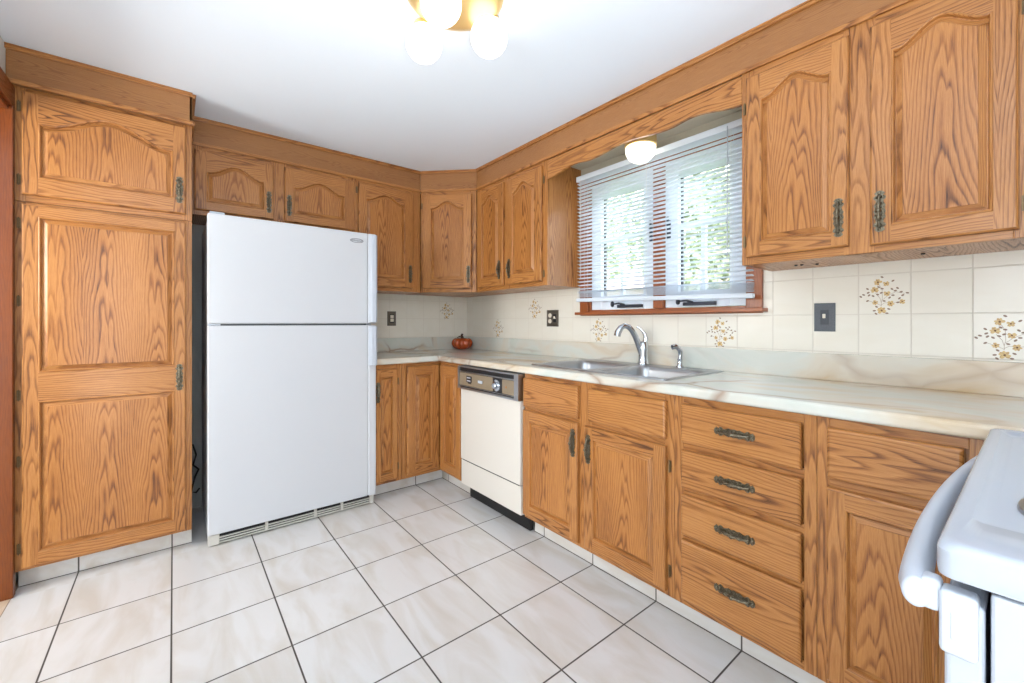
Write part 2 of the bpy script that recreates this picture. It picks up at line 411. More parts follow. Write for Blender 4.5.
fascia(2, (-2.634,-0.597), (-2.018,-0.597), 'oak fascia board above the pantry')
fascia(3, (-2.018,-0.597), (-2.018,-0.307), 'oak fascia return beside the pantry')
fascia(4, (-2.018,-0.307), (-0.617,-0.307), 'oak fascia board above the refrigerator cabinets')
fascia(5, (-0.617,-0.307), (-0.307,-0.617), 'oak fascia board above the corner cabinet')
fascia(6, (-0.307,-0.617), (-0.307,-3.899), 'long oak fascia board above window and right cabinets')

# tiled toe kicks
GROUT = plain('grout', srgb(84,78,72), 0.8)
b = MB(); b.box(-2.617,-0.500,0.0001,-2.018,-0.49,0.094); b.box(-2.617,-0.5035,0.0001,-2.018,-0.500,0.002,mat=1); struct(b.build('baseboard_left', [KICK_B,GROUT]), 'cream tile toe kick under the pantry')
b = MB(); b.box(-1.10,-0.511,0.0001,-0.540,-0.50,0.098); b.box(-1.10,-0.5145,0.0001,-0.540,-0.511,0.002,mat=1); struct(b.build('baseboard_back', [KICK_B,GROUT]), 'cream tile toe kick under the back cabinets')
b = MB(); b.box(-0.540,-0.88,0,-0.530,-0.511,0.098); b.box(-0.540,-3.30,0,-0.530,-1.535,0.098); b.box(-0.5435,-0.88,0.0001,-0.540,-0.5145,0.002,mat=1); b.box(-0.5435,-3.30,0.0001,-0.540,-1.535,0.002,mat=1)
struct(b.build('baseboard_right', [KICK_R,GROUT]), 'cream tile toe kick under the right cabinets')

# ------------------------------------------------------------------ cabinet parts (local: x right, y into the wall, z up; front y = 0)
def inner_outline(x0, z0, x1, z1, arch, n=28):
    """opening outline counter-clockwise seen from the front; z1 is the crown, shoulders arch lower"""
    pts = [(x0,z0),(x1,z0)]
    zs = z1-arch; c = (x0+x1)/2; hw = (x1-x0)/2
    if arch < 1e-4: return pts + [(x1,z1),(x0,z1)]
    for i in range(n+1):
        t = 1-2*i/n; s_ = min(abs(t)/0.86, 1.0)
        k = 0.5+0.5*math.cos(math.pi*s_)
        k = k**0.82
        pts.append((c+hw*t, zs+arch*k))
    return pts
def offset_loop(pts, d):
    n = len(pts); out = []
    for i in range(n):
        a, p, c = Vector(pts[i-1]), Vector(pts[i]), Vector(pts[(i+1)%n])
        e1 = (p-a).normalized(); e2 = (c-p).normalized()
        n1 = Vector((-e1.y,e1.x)); n2 = Vector((-e2.y,e2.x))
        m = (n1+n2); 
        if m.length < 1e-6: m = n1
        m.normalize(); k = d/max(0.45, m.dot(n1)); out.append((p.x+m.x*k, p.y+m.y*k))
    return out

def raised_door(mb, x0, z0, x1, z1, openings, t=0.020, stile=0.05):
    """one door leaf: frame with rounded outer edge and one or more moulded raised panels.
    openings: list of (ox0,oz0,ox1,oz1,arch)"""
    yb, yf = -0.001, -t
    e = 0.006
    # outer edge band
    O0 = [(x0,z0),(x1,z0),(x1,z1),(x0,z1)]
    O1 = [(x0+0.0015,z0+0.0015),(x1-0.0015,z0+0.0015),(x1-0.0015,z1-0.0015),(x0+0.0015,z1-0.0015)]
    O2 = [(x0+e,z0+e),(x1-e,z0+e),(x1-e,z1-e),(x0+e,z1-e)]
    levels = [(O0,yb),(O0,yf+0.010),(O1,yf+0.003),(O2,yf)]
    for (A,ya),(Bq,yb2) in zip(levels, levels[1:]):
        for i in range(4):
            j = (i+1)%4; horiz = (i%2 == 0)
            P = [(A[i][0],ya,A[i][1]),(A[j][0],ya,A[j][1]),(Bq[j][0],yb2,Bq[j][1]),(Bq[i][0],yb2,Bq[i][1])]
            uv = [((p[2]-z0 + p[1]) if horiz else (p[0]-x0+p[1]), p[0] if horiz else p[2]) for p in P]
            mb.face(P, uv)
    X0, Z0, X1, Z1 = x0+e, z0+e, x1-e, z1-e
    def flat(px, horiz, ru, rv):
        mb.face([(p[0],yf,p[1]) for p in px], [((p[1] if horiz else p[0])+ru, (p[0] if horiz else p[1])+rv) for p in px])
    R = lambda: (random.uniform(-0.3,0.3), random.uniform(0,40))
    ox0 = openings[0][0]; ox1 = openings[0][2]
    a = R(); flat([(X0,Z0),(ox0,Z0),(ox0,Z1),(X0,Z1)], False, a[0], a[1])
    a = R(); flat([(ox1,Z0),(X1,Z0),(X1,Z1),(ox1,Z1)], False, a[0], a[1])
    ops = sorted(openings, key=lambda o: o[1])
    lo = Z0
    for k, (a0,b0,a1,b1,arch) in enumerate(ops):
        r_ = R(); flat([(a0,lo),(a1,lo),(a1,b0),(a0,b0)], True, *r_)
        lo = b1
        if k == len(ops)-1:
            r_ = R(); top = inner_outline(a0,b0,a1,b1,arch)[2:] if arch > 1e-4 else [(a1,b1),(a0,b1)]
            for p, q in zip(top, top[1:]):
                flat([(q[0],q[1]),(p[0],p[1]),(p[0],Z1),(q[0],Z1)], True, *r_)
    # moulded reveal and raised field
    for (a0,b0,a1,b1,arch) in ops:
        base = inner_outline(a0,b0,a1,b1,arch)
        steps = [(0,yf),(0.0015,yf-0.0018),(0.0035,yf-0.0026),(0.0055,yf-0.0018),(0.0075,yf+0.0010),(0.0085,yf+0.0060),(0.0095,yf+0.0085),(0.0125,yf+0.0085),(0.0135,yf+0.0070),(0.0265,yf+0.0015),(0.0275,yf-0.0002)]
        sc = min(1.0, (a1-a0)/0.13)
        loops = [([(p[0],y_,p[1]) for p in offset_loop(base, d_*sc)]) for d_, y_ in steps]
        n = len(base); ru, rv = random.uniform(-0.02,0.02), random.uniform(0,40)
        cx = (a0+a1)/2
        for A, Bq in zip(loops, loops[1:]):
            for i in range(n):
                j = (i+1)%n; P = [A[i],A[j],Bq[j],Bq[i]]
                horiz = abs(A[j][0]-A[i][0]) > abs(A[j][2]-A[i][2])
                mb.face(P, [((p[2]+p[1]*2+ru) if horiz else (p[0]+p[1]*2+ru), (p[0] if horiz else p[2])+rv) for p in P])
        mb.face(loops[-1], [(p[0]-cx+0.0+ru, p[2]+rv) for p in loops[-1]], mat=1)

def slab_front(mb, x0, z0, x1, z1, t=0.020):
    e = 0.0075
    L0 = [(x0,-0.001,z0),(x1,-0.001,z0),(x1,-0.001,z1),(x0,-0.001,z1)]
    L1 = [(x0,-t+0.006,z0),(x1,-t+0.006,z0),(x1,-t+0.006,z1),(x0,-t+0.006,z1)]
    L2 = [(x0+0.003,-t+0.002,z0+0.003),(x1-0.003,-t+0.002,z0+0.003),(x1-0.003,-t+0.002,z1-0.003),(x0+0.003,-t+0.002,z1-0.003)]
    L3 = [(x0+e,-t,z0+e),(x1-e,-t,z0+e),(x1-e,-t,z1-e),(x0+e,-t,z1-e)]
    ru, rv = random.uniform(-0.06,0.06), random.uniform(0,40)
    f = lambda p: (p[2]-(z0+z1)/2+p[1]+ru, p[0]*0.8+rv)
    for A, Bq in ((L0,L1),(L1,L2),(L2,L3)):
        for i in range(4):
            j = (i+1)%4; P = [A[i],A[j],Bq[j],Bq[i]]; mb.face(P, [f(p) for p in P])
    mb.face(L3, [f(p) for p in L3])

# ornate antique-brass pull, vertical, centred on origin, front towards -y
def pull_mesh():
    mb = MB()
    prof = [(0.0005,-0.066),(0.006,-0.064),(0.0105,-0.058),(0.007,-0.052),(0.0125,-0.046),(0.0115,-0.040),(0.007,-0.034),(0.0085,-0.026),(0.012,-0.018),(0.0095,-0.010),(0.012,0.0)]
    prof = prof + [(w,-z) for w,z in prof[-2::-1]]
    prof = [(w*1.25,z) for w,z in prof]
    poly = [(w,z) for w,z in prof] + [(-w,z) for w,z in prof[::-1]]
    mb.prism(poly, 'y', -0.0035, 0.0)
    for z in (-0.046,0.046):
        mb.lathe([(0.0001,-0.0115),(0.004,-0.011),(0.0065,-0.008),(0.0075,-0.0034)], 12, (0,0,z), 'y')
        for sx in (-1,1):
            mb.lathe([(0.0001,-0.0085),(0.0025,-0.008),(0.0042,-0.0034)], 8, (sx*0.0085,0,z), 'y')
    for z in (-0.058,0.058):
        mb.lathe([(0.0001,-0.0080),(0.0030,-0.0070),(0.0052,-0.0034)], 8, (0,0,z), 'y')
    for z in (-0.024,-0.012,0.0,0.012,0.024):
        for sx in (-1,1): mb.lathe([(0.0001,-0.0065),(0.0030,-0.0058),(0.0045,-0.0034)], 8, (sx*0.0075,0,z), 'y')
    n = 32; pts, rad = [], []
    for i in range(n+1):
        t = i/n; z = -0.046+0.092*t; pts.append((0,-0.008-0.013*math.sin(math.pi*t)**0.7,z))
        rad.append(0.0034+0.0014*math.sin(math.pi*t)+0.0012*math.cos(t*math.pi*8))
    mb.tube(pts, rad, 10)
    mb.lathe([(0.0045,-0.006),(0.0078,-0.003),(0.0082,0),(0.0078,0.003),(0.0045,0.006)], 12, (0,-0.021,0))
    return mb
_pull = pull_mesh().build('handle', BRASS, smooth=True); autosmooth(_pull, 40)
PULL = _pull.data; bpy.data.objects.remove(_pull)
def pull(parent, x, z, horiz=False, y=-0.0205):
    o = bpy.data.objects.new('handle', PULL); COL.objects.link(o); o.parent = parent
    o.location = (x,y,z); o.rotation_euler = (0, math.pi/2 if horiz else 0, 0)
    o['label'] = 'ornate antique brass pull'
    return o
def hinge_mesh():
    mb = MB(); mb.box(-0.006,-0.002,-0.021,0.006,0,0.021); mb.tube([(0,-0.006,-0.024),(0,-0.006,-0.020),(0,-0.006,0.020),(0,-0.006,0.024)],[0.002,0.0028,0.0028,0.002],8)
    return mb
_h = hinge_mesh().build('hinge', HINGE); HM = _h.data; bpy.data.objects.remove(_h)
def hinge(parent, x, z):
    o = bpy.data.objects.new('hinge', HM); COL.objects.link(o); o.parent = parent; o.location = (x,-0.0005,z); return o

def cabinet(name, label, origin, rz, w, h, d, stiles, rails, body_y=0.02, ch=None):
    """carcass + face frame. stiles: x ranges; rails: (x0,x1,z0,z1)"""
    root = empty(name, origin, rz, label, 'cabinet')
    c = MB(); c.box(0,body_y,0.0,w,d-0.001,ch or h,'z'); c.build('carcass', OAK, root)
    f = MB()
    for (a,b_) in stiles: f.box(a,0,0,b_,0.0198,h,'z')
    for (a,b_,c0,c1) in rails: f.box(a,0.0004,c0,b_,0.0198,c1,'x')
    f.build('face_frame', OAK, root, bevel=0.0012)
    return root
def door(root, x0, z0, x1, z1, ops, pullpos=None, hinges=(), name='door', pl=True):
    mb = MB(); raised_door(mb, x0, z0, x1, z1, ops)
    o = mb.build(name, [OAK, OAK_P], root, fix=False)
    if pullpos: pull(o, *pullpos)
    for hx, hz in hinges: hinge(o, hx, hz)
    return o
def arched(x0, z0, x1, z1, s=0.052, arch=0.045, top=0.045):
    return [(x0+s, z0+s, x1-s, z1-top, arch)]
def drawer(root, x0, z0, x1, z1, p=True, name='drawer'):
    mb = MB(); slab_front(mb, x0, z0, x1, z1); o = mb.build(name, OAK, root, fix=False)
    if p: pull(o, (x0+x1)/2, (z0+z1)/2, True)
    return o

# --- pantry and the cabinet above it (back wall, left)
PX, PY = -2.633, -0.57
r = cabinet('pantry_cabinet', 'tall oak pantry cabinet with two-panel door beside the doorway', (PX,PY,0.094), 0, 0.614, 1.568, 0.57,
    [(0,0.05),(0.574,0.614)], [(0.05,0.574,0,0.03),(0.05,0.574,1.538,1.568)])
dz = 0.094
door(r, 0.040, 0.105-dz+0.002, 0.590, 1.652-dz, [(0.089,0.165-dz,0.545,0.812-dz,0),(0.089,0.934-dz,0.545,1.602-dz,0)],
     (0.564, 0.876-dz), [(0.030, z_-dz) for z_ in (0.19,0.56,0.84,1.24,1.57)])
r = cabinet('wall_cabinet', 'oak cabinet with one wide arched door above the tall pantry', (PX,PY,1.664), 0, 0.614, ST-1.664, 0.57,
    [(0,0.05),(0.574,0.614)], [(0.05,0.574,0,0.04),(0.05,0.574,0.455,ST-1.664)])
dz = 1.664
door(r, 0.040, 0.028, 0.590, 2.131-dz, [(0.089,1.765-dz,0.540,2.076-dz,0.075)], (0.564, 1.809-dz), [(0.030,0.09),(0.030,0.40)])

# --- cabinets over the refrigerator
r = cabinet('wall_cabinet', 'short oak double-door cabinet above the refrigerator', (-2.017,-0.305,1.757), 0, 0.905, ST-1.757, 0.305,
    [(0,0.05),(0.39,0.48),(0.86,0.905)], [(0.05,0.86,0,0.035),(0.05,0.86,0.355,ST-1.757)])
dz = 1.757; ox = 2.017
door(r, ox-2.001, 1.782-dz, ox-1.610, 2.122-dz, [(ox-1.946,1.832-dz,ox-1.660,2.060-dz,0.055)], (ox-1.636,1.884-dz))
door(r, ox-1.551, 1.782-dz, ox-1.115, 2.122-dz, [(ox-1.500,1.832-dz,ox-1.182,2.060-dz,0.055)], (ox-1.524,1.884-dz), [(ox-1.100,2.07-dz)])
r = cabinet('wall_cabinet', 'tall narrow oak wall cabinet right of the refrigerator', (-1.111,-0.305,UB), 0, 0.494, ST-UB, 0.305,
    [(0,0.03),(0.425,0.494)], [(0.03,0.425,0,0.04),(0.03,0.425,0.73,ST-UB)])
dz = UB; ox = 1.111
door(r, ox-1.090, 1.406-dz, ox-0.681, 2.120-dz, [(ox-1.040,1.468-dz,ox-0.750,2.070-dz,0.05)], (ox-0.708,1.511-dz), [(ox-1.098,2.07-dz)])

# --- diagonal corner wall cabinet
root = empty('corner_wall_cabinet', (-0.615,-0.305,UB), -math.pi/4, 'oak corner wall cabinet set diagonally above the pumpkin', 'cabinet')
q = math.sqrt(2); Wd = 0.31*q
c = MB(); hh = ST-UB
def loc(px, py):                                     # world xy to the diagonal's local frame
    dx, dy = px+0.615, py+0.305; a = math.pi/4
    return (dx*math.cos(a)-dy*math.sin(a), dx*math.sin(a)+dy*math.cos(a))
poly = [(0.0,0.02),(Wd,0.02),loc(-0.305+0.0,-0.612),loc(-0.002,-0.612),loc(-0.002,-0.002),loc(-0.612,-0.002),loc(-0.612,-0.305)]
c.prism([(0.014,0.02),(Wd-0.014,0.02),loc(-0.002,-0.600),loc(-0.002,-0.002),loc(-0.600,-0.002)],'z',0,hh,grain=lambda p:(p[0]+p[1],p[2]))
c.build('carcass', OAK, root)
f = MB()
for a, b_ in ((0.003,0.045),(Wd-0.055,Wd-0.003)): f.box(a,0,0,b_,0.0198,hh,'z')
f.box(0.045,0.0004,0,Wd-0.055,0.0198,0.04,'x'); f.box(0.045,0.0004,0.73,Wd-0.055,0.0198,hh,'x')
f.build('face_frame', OAK, root, bevel=0.0012)
door(root, 0.022, 0.028, Wd-0.036, 0.742, arched(0.022,0.028,Wd-0.036,0.742,0.062,0.05,0.05), (Wd-0.062,0.133), [(0.012,0.66)])

# --- right wall cabinets (local x runs towards -Y)
RZ = -math.pi/2
r = cabinet('wall_cabinet', 'oak double-door wall cabinet between corner and window', (-0.305,-0.617,UB), RZ, 0.769, hh, 0.305,
    [(0,0.035),(0.335,0.40),(0.722,0.769)], [(0.035,0.722,0,0.04),(0.035,0.722,0.72,hh)])
oy = 0.617; dz = UB
door(r, 0.647-oy, 1.406-dz, 0.962-oy, 2.116-dz, [(0.704-oy,1.468-dz,0.905-oy,2.068-dz,0.05)], (0.921-oy,1.515-dz))
door(r, 1.005-oy, 1.406-dz, 1.349-oy, 2.116-dz, [(1.062-oy,1.468-dz,1.285-oy,2.068-dz,0.05)], (1.032-oy,1.512-dz), [(1.358-oy,2.03-dz),(1.358-oy,1.45-dz)])
r = cabinet('wall_cabinet', 'large oak double-door wall cabinet right of the window', (-0.305,-2.521,UB), RZ, 0.765, hh, 0.305,
    [(0,0.045),(0.33,0.415),(0.705,0.765)], [(0.045,0.705,0,0.04),(0.045,0.705,0.705,hh)])
oy = 2.521
door(r, 2.543-oy, 1.406-dz, 2.869-oy, 2.116-dz, [(2.594-oy,1.458-dz,2.822-oy,2.066-dz,0.052)], (2.842-oy,1.505-dz), [(2.533-oy,2.0-dz),(2.533-oy,1.47-dz)])
door(r, 2.924-oy, 1.400-dz, 3.236-oy, 2.112-dz, [(2.977-oy,1.456-dz,3.190-oy,2.062-dz,0.052)], (2.950-oy,1.505-dz), [(3.246-oy,2.0-dz),(3.246-oy,1.47-dz)])
r = cabinet('wall_cabinet', 'plain oak wall cabinet at the right end of the run', (-0.305,-3.287,UB), RZ, 0.61, hh, 0.305,
    [(0,0.045),(0.565,0.61)], [(0.045,0.565,0,0.04),(0.045,0.565,0.705,hh)])
door(r, 0.03, 0.028, 0.58, 0.735, arched(0.03,0.028,0.58,0.735,0.055,0.06,0.05), (0.06,0.13))

# --- scalloped valance over the window
b = MB()
vp = [(-1.388,2.030),(-1.43,2.035),(-1.50,2.050),(-1.57,2.057),(-1.64,2.056),(-1.70,2.048),(-1.76,2.046),(-1.83,2.052),(-1.90,2.060),(-1.96,2.062),(-2.02,2.058),(-2.07,2.048)]
def vz(y):
    # drops at the ends, two shallow lobes and a raised middle
    t = (y+1.953)/0.567; a = abs(t)
    if a < 0.42: return 2.066 - 0.020*(0.5-0.5*math.cos(math.pi*a/0.42))
    if a < 0.62: return 2.046 + 0.012*(0.5-0.5*math.cos(math.pi*(a-0.42)/0.20))
    return 2.058 - 0.030*(0.5-0.5*math.cos(math.pi*(a-0.62)/0.38))
N_ = 70; ys = [-1.387-1.133*i/N_ for i in range(N_+1)]
poly = [(y, vz(y)) for y in ys] + [(-2.520,ST-0.005),(-1.387,ST-0.005)]
b.prism(poly, 'x', -0.305, -0.286, grain=lambda p:(p[2]-2.1, p[1]))
o = b.build('window_valance', OAK, bevel=0.002); tag(o, 'scalloped oak valance board spanning the top of the window', 'valance')

# ------------------------------------------------------------------ base cabinets
BB, BT = 0.100, 0.875
bh = BT-BB
r = cabinet('base_cabinet', 'narrow oak base cabinet between refrigerator and corner', (-1.09,-0.61,BB), 0, 0.185, bh, 0.61,
    [(0,0.02),(0.145,0.185)], [(0.02,0.145,0,0.03),(0.02,0.145,0.74,bh)])
door(r, 0.004, 0.022, 0.151, 0.745, [(0.036,0.075,0.118,0.695,0)], (0.018,0.60), [(0.160,0.66),(0.160,0.10)])
# inside-corner cabinet: L-shaped carcass, two doors folding at the corner
root = empty('corner_base_cabinet', (-0.61,-0.61,BB), 0, 'oak inside-corner base cabinet with two narrow folding doors', 'cabinet')
c = MB(); poly = [(-0.293,0.02),(-0.293,0.608),(0.608,0.608),(0.608,-0.293),(0.02,-0.293),(0.02,0.02)]
c.prism(poly, 'z', 0, bh, grain=lambda p:(p[0]+p[1],p[2])); c.build('carcass', OAK, root)
f = MB(); f.box(-0.293,0,0,-0.262,0.0198,bh,'z'); f.box(0.0,-0.293,0,0.0198,-0.290,bh,'z')
f.box(-0.262,0.0004,0.752,0.0198,0.0198,bh,'x'); f.box(0.0004,-0.29,0.752,0.0198,0.0,bh,'y'); f.box(-0.262,0.0004,0,0.0198,0.0198,0.025,'x'); f.box(0.0004,-0.29,0,0.0198,0.0,0.025,'y')
f.build('face_frame', OAK, root, bevel=0.0012)
door(root, -0.262, 0.030, -0.021, 0.752, [(-0.205,0.085,-0.075,0.695,0)])
mb = MB(); raised_door(mb, 0.021, 0.015, 0.290, 0.752, [(0.075,0.075,0.235,0.695,0)])
o = mb.build('door', [OAK, OAK_P], root, fix=False); o.rotation_euler = (0,0,RZ)

r = cabinet('sink_base_cabinet', 'oak base cabinet under the sink with two false drawer fronts', (-0.61,-1.531,BB), RZ, 0.875, bh, 0.61,
    [(0,0.02),(0.395,0.47),(0.835,0.875)], [(0.02,0.835,0,0.035),(0.02,0.835,0.74,bh),(0.02,0.835,0.575,0.60)], ch=0.635)
oy = 1.531
drawer(r, 1.537-oy, 0.698-BB, 1.927-oy, 0.851-BB, False, 'false_drawer_front')
drawer(r, 1.990-oy, 0.702-BB, 2.377-oy, 0.848-BB, False, 'false_drawer_front')
door(r, 1.533-oy, 0.120-BB, 1.927-oy, 0.680-BB, [(1.585-oy,0.175-BB,1.880-oy,0.630-BB,0)], (1.901-oy,0.584-BB))
door(r, 1.968-oy, 0.122-BB, 2.377-oy, 0.676-BB, [(2.018-oy,0.175-BB,2.328-oy,0.628-BB,0)], (1.995-oy,0.576-BB), [(2.387-oy,0.60-BB),(2.387-oy,0.20-BB)])
r = cabinet('drawer_cabinet', 'oak base cabinet with a stack of four drawers', (-0.61,-2.407,BB), RZ, 0.452, bh, 0.61,
    [(0,0.035),(0.42,0.452)], [(0.035,0.42,0,0.03),(0.035,0.42,0.74,bh),(0.035,0.42,0.575,0.61),(0.035,0.42,0.405,0.44),(0.035,0.42,0.235,0.27)])
oy = 2.407
for z0, z1 in ((0.706,0.847),(0.539,0.678),(0.366,0.514),(0.128,0.347)): drawer(r, 2.441-oy, z0-BB, 2.823-oy, z1-BB)
r = cabinet('base_cabinet', 'oak base cabinet with a plain drawer and door behind the range handle', (-0.61,-2.860,BB), RZ, 1.035, bh, 0.61,
    [(0,0.03),(0.305,1.035)], [(0.03,0.305,0,0.03),(0.03,0.305,0.745,bh),(0.03,0.305,0.572,0.605)])
oy = 2.860
drawer(r, 2.888-oy, 0.703-BB, 3.158-oy, 0.847-BB, False)
door(r, 2.886-oy, 0.122-BB, 3.158-oy, 0.676-BB, [(2.930-oy,0.180-BB,3.116-oy,0.628-BB,0)])

# ------------------------------------------------------------------ countertop with sink cut-out, backsplash lip
root = empty('countertop', (-0.30,-0.30,0.876), 0, 'cream marble-look laminate countertop wrapping the corner', 'countertop')
def grid_slab(xs, ys, full, z0, z1):
    V, F, idx = [], [], {}
    def vid(i, j, z):
        k = (i,j,z)
        if k not in idx: idx[k] = len(V); V.append((xs[i],ys[j],z))
        return idx[k]
    nx, ny = len(xs)-1, len(ys)-1
    occ = lambda i, j: 0 <= i < nx and 0 <= j < ny and full(i, j)
    for i in range(nx):
        for j in range(ny):
            if not occ(i,j): continue
            F.append((vid(i,j,z1),vid(i+1,j,z1),vid(i+1,j+1,z1),vid(i,j+1,z1)))
            F.append((vid(i,j,z0),vid(i,j+1,z0),vid(i+1,j+1,z0),vid(i+1,j,z0)))
            if not occ(i-1,j): F.append((vid(i,j,z0),vid(i,j,z1),vid(i,j+1,z1),vid(i,j+1,z0)))
            if not occ(i+1,j): F.append((vid(i+1,j,z0),vid(i+1,j+1,z0),vid(i+1,j+1,z1),vid(i+1,j,z1)))
            if not occ(i,j-1): F.append((vid(i,j,z0),vid(i+1,j,z0),vid(i+1,j,z1),vid(i,j,z1)))
            if not occ(i,j+1): F.append((vid(i,j+1,z0),vid(i,j+1,z1),vid(i+1,j+1,z1),vid(i+1,j+1,z0)))
    return V, F
xs = [-1.089,-0.637,-0.525,-0.08,-0.001]; ys = [-3.899,-2.32,-1.52,-0.637,-0.001]
def full(i, j):
    if j == 3: return True
    if i == 0: return False
    return not (i == 2 and j == 1)
V, F = grid_slab(xs, ys, full, 0.876, 0.914)
b = MB(); b.faces_shared(V, F); o = b.build('worktop', COUNTER, root, bevel=0.011, bseg=4); o.location = (0.30,0.30,-0.876)
b = MB(); b.box(-1.089,-0.020,0.9141,-0.001,-0.001,1.022); b.box(-0.020,-3.899,0.9141,-0.001,-0.020,1.022)
o = b.build('backsplash', COUNTER, root, bevel=0.002, bseg=2); o.location = (0.30,0.30,-0.876)

# ------------------------------------------------------------------ sink, faucet, sprayer
SX0, SX1, SY0, SY1 = -0.548, -0.042, -2.335, -1.500
root = empty('kitchen_sink', (-0.295,-1.918,0.914), 0, 'double-bowl stainless steel sink under the window', 'sink')
def rrect(x0, y0, x1, y1, r, n=6):
    out = []
    for cx_, cy_, a0 in ((x1-r,y1-r,0),(x0+r,y1-r,90),(x0+r,y0+r,180),(x1-r,y0+r,270)):
        for k in range(n+1):
            a = math.radians(a0+90*k/n); out.append((cx_+r*math.cos(a), cy_+r*math.sin(a)))
    return out
def bridge(mb, A, Bq):
    n = len(A); mb.faces_shared(A+Bq, [(i,(i+1)%n,n+(i+1)%n,n+i) for i in range(n)])
OX, OY, OZ = 0.295, 1.918, -0.914
def P3(l, z): return [(x+OX,y+OY,z+OZ) for x,y in l]
bowls = [(-0.515,-1.895,-0.135,-1.530),(-0.515,-2.305,-0.135,-1.940)]
# deck: outer lip then flat, with the two bowl openings cut by a grid
mb = MB()
xs_ = [SX0+0.006,-0.515,-0.135,SX1-0.006]; ys_ = [SY0+0.006,-2.305,-1.940,-1.895,-1.530,SY1-0.006]
V, F = grid_slab(xs_, ys_, lambda i,j: not (i == 1 and j in (1,3)), 0.9145, 0.918)
mb.faces_shared([(x+OX,y+OY,z+OZ) for x,y,z in V], F)
mb.build('rim', STEEL, root, bevel=0.0015)
mb = MB()
R0 = rrect(SX0,SY0,SX1,SY1,0.04); 
bridge(mb, P3(rrect(SX0,SY0,SX1,SY1,0.03),0.9142), P3(rrect(SX0+0.003,SY0+0.003,SX1-0.003,SY1-0.003,0.03),0.9195))
bridge(mb, P3(rrect(SX0+0.003,SY0+0.003,SX1-0.003,SY1-0.003,0.03),0.9195), P3(rrect(SX0+0.010,SY0+0.010,SX1-0.010,SY1-0.010,0.026),0.9182))
autosmooth(mb.build('rolled_edge', STEEL, root, fix=True))
for (x0,y0,x1,y1) in bowls:
    mb = MB(); L_ = []
    for d_, z_, rr in ((-0.012,0.9183,0.03),(0.0,0.9180,0.045),(0.006,0.912,0.05),(0.010,0.895,0.055),(0.018,0.78,0.06),(0.034,0.752,0.06),(0.09,0.744,0.05)):
        L_.append(P3(rrect(x0+d_,y0+d_,x1-d_,y1-d_,rr if d_ > -0.001 else 0.03), z_))
    n = len(L_[0]); V = sum(L_, []); F = [(k*n+i,k*n+(i+1)%n,(k+1)*n+(i+1)%n,(k+1)*n+i) for k in range(len(L_)-1) for i in range(n)]
    F.append(tuple((len(L_)-1)*n+i for i in range(n)))
    mb.faces_shared(V, F); o = mb.build('basin', STEEL, root, fix=False); autosmooth(o, 60)
    mb = MB(); cx_, cy_ = (x0+x1)/2+OX, (y0+y1)/2+OY
    mb.lathe([(0.0001,0.7455),(0.02,0.7455),(0.026,0.7475),(0.04,0.7478),(0.044,0.745)],24,(cx_,cy_,OZ)); autosmooth(mb.build('drain', CHROME, o))

# faucet: tall leaning arc spout with lever on top
root = empty('faucet', (-0.085,-1.915,0.9185), 0, 'tall chrome faucet with curved spout and lever behind the sink', 'faucet')
mb = MB(); mb.lathe([(0.0001,0.001),(0.030,0.001),(0.031,0.006),(0.028,0.014),(0.026,0.030),(0.025,0.055),(0.027,0.085),(0.025,0.11),(0.018,0.125),(0.0001,0.130)],24)
autosmooth(mb.build('body', CHROME, root), 50)
mb = MB(); sd = Vector((-0.86,0.51,0)).normalized()
sp_ = [(0.0,0.035),(0.018,0.075),(0.040,0.120),(0.062,0.160),(0.085,0.190),(0.112,0.210),(0.142,0.216),(0.170,0.205),(0.190,0.182),(0.198,0.160)]
mb.tube([tuple(sd*a*0.76+Vector((0,0,c_-0.004))) for a,c_ in sp_], [0.017,0.0165,0.016,0.0155,0.015,0.0145,0.0145,0.016,0.018,0.0185], 16)
autosmooth(mb.build('spout', CHROME, root), 50)
mb = MB(); ld = Vector((-0.55,0.83,0)).normalized()
lv = [(0.0,0.115),(-0.004,0.140),(0.000,0.165),(0.014,0.185),(0.030,0.200),(0.044,0.207)]
mb.tube([tuple(ld*a+Vector((0.006,-0.006,c_))) for a,c_ in lv],[0.015,0.013,0.010,0.007,0.006,0.0055],12,flat=0.8)
autosmooth(mb.build('lever', CHROME, root), 50)
root = empty('sink_sprayer', (-0.078,-2.125,0.9185), 0, 'small chrome side sprayer right of the faucet', 'sprayer')
mb = MB(); mb.lathe([(0.0001,0.001),(0.020,0.001),(0.020,0.006),(0.013,0.012),(0.0115,0.035),(0.013,0.045),(0.0001,0.047)],20); autosmooth(mb.build('holder', CHROME, root), 50)
mb = MB(); mb.tube([(0,0,0.040),(0.002,-0.001,0.062),(0.002,-0.001,0.082),(-0.006,0.004,0.098),(-0.020,0.012,0.108),(-0.036,0.022,0.104)],[0.010,0.0115,0.012,0.0125,0.014,0.0125],14)
autosmooth(mb.build('spray_head', CHROME, root), 50)

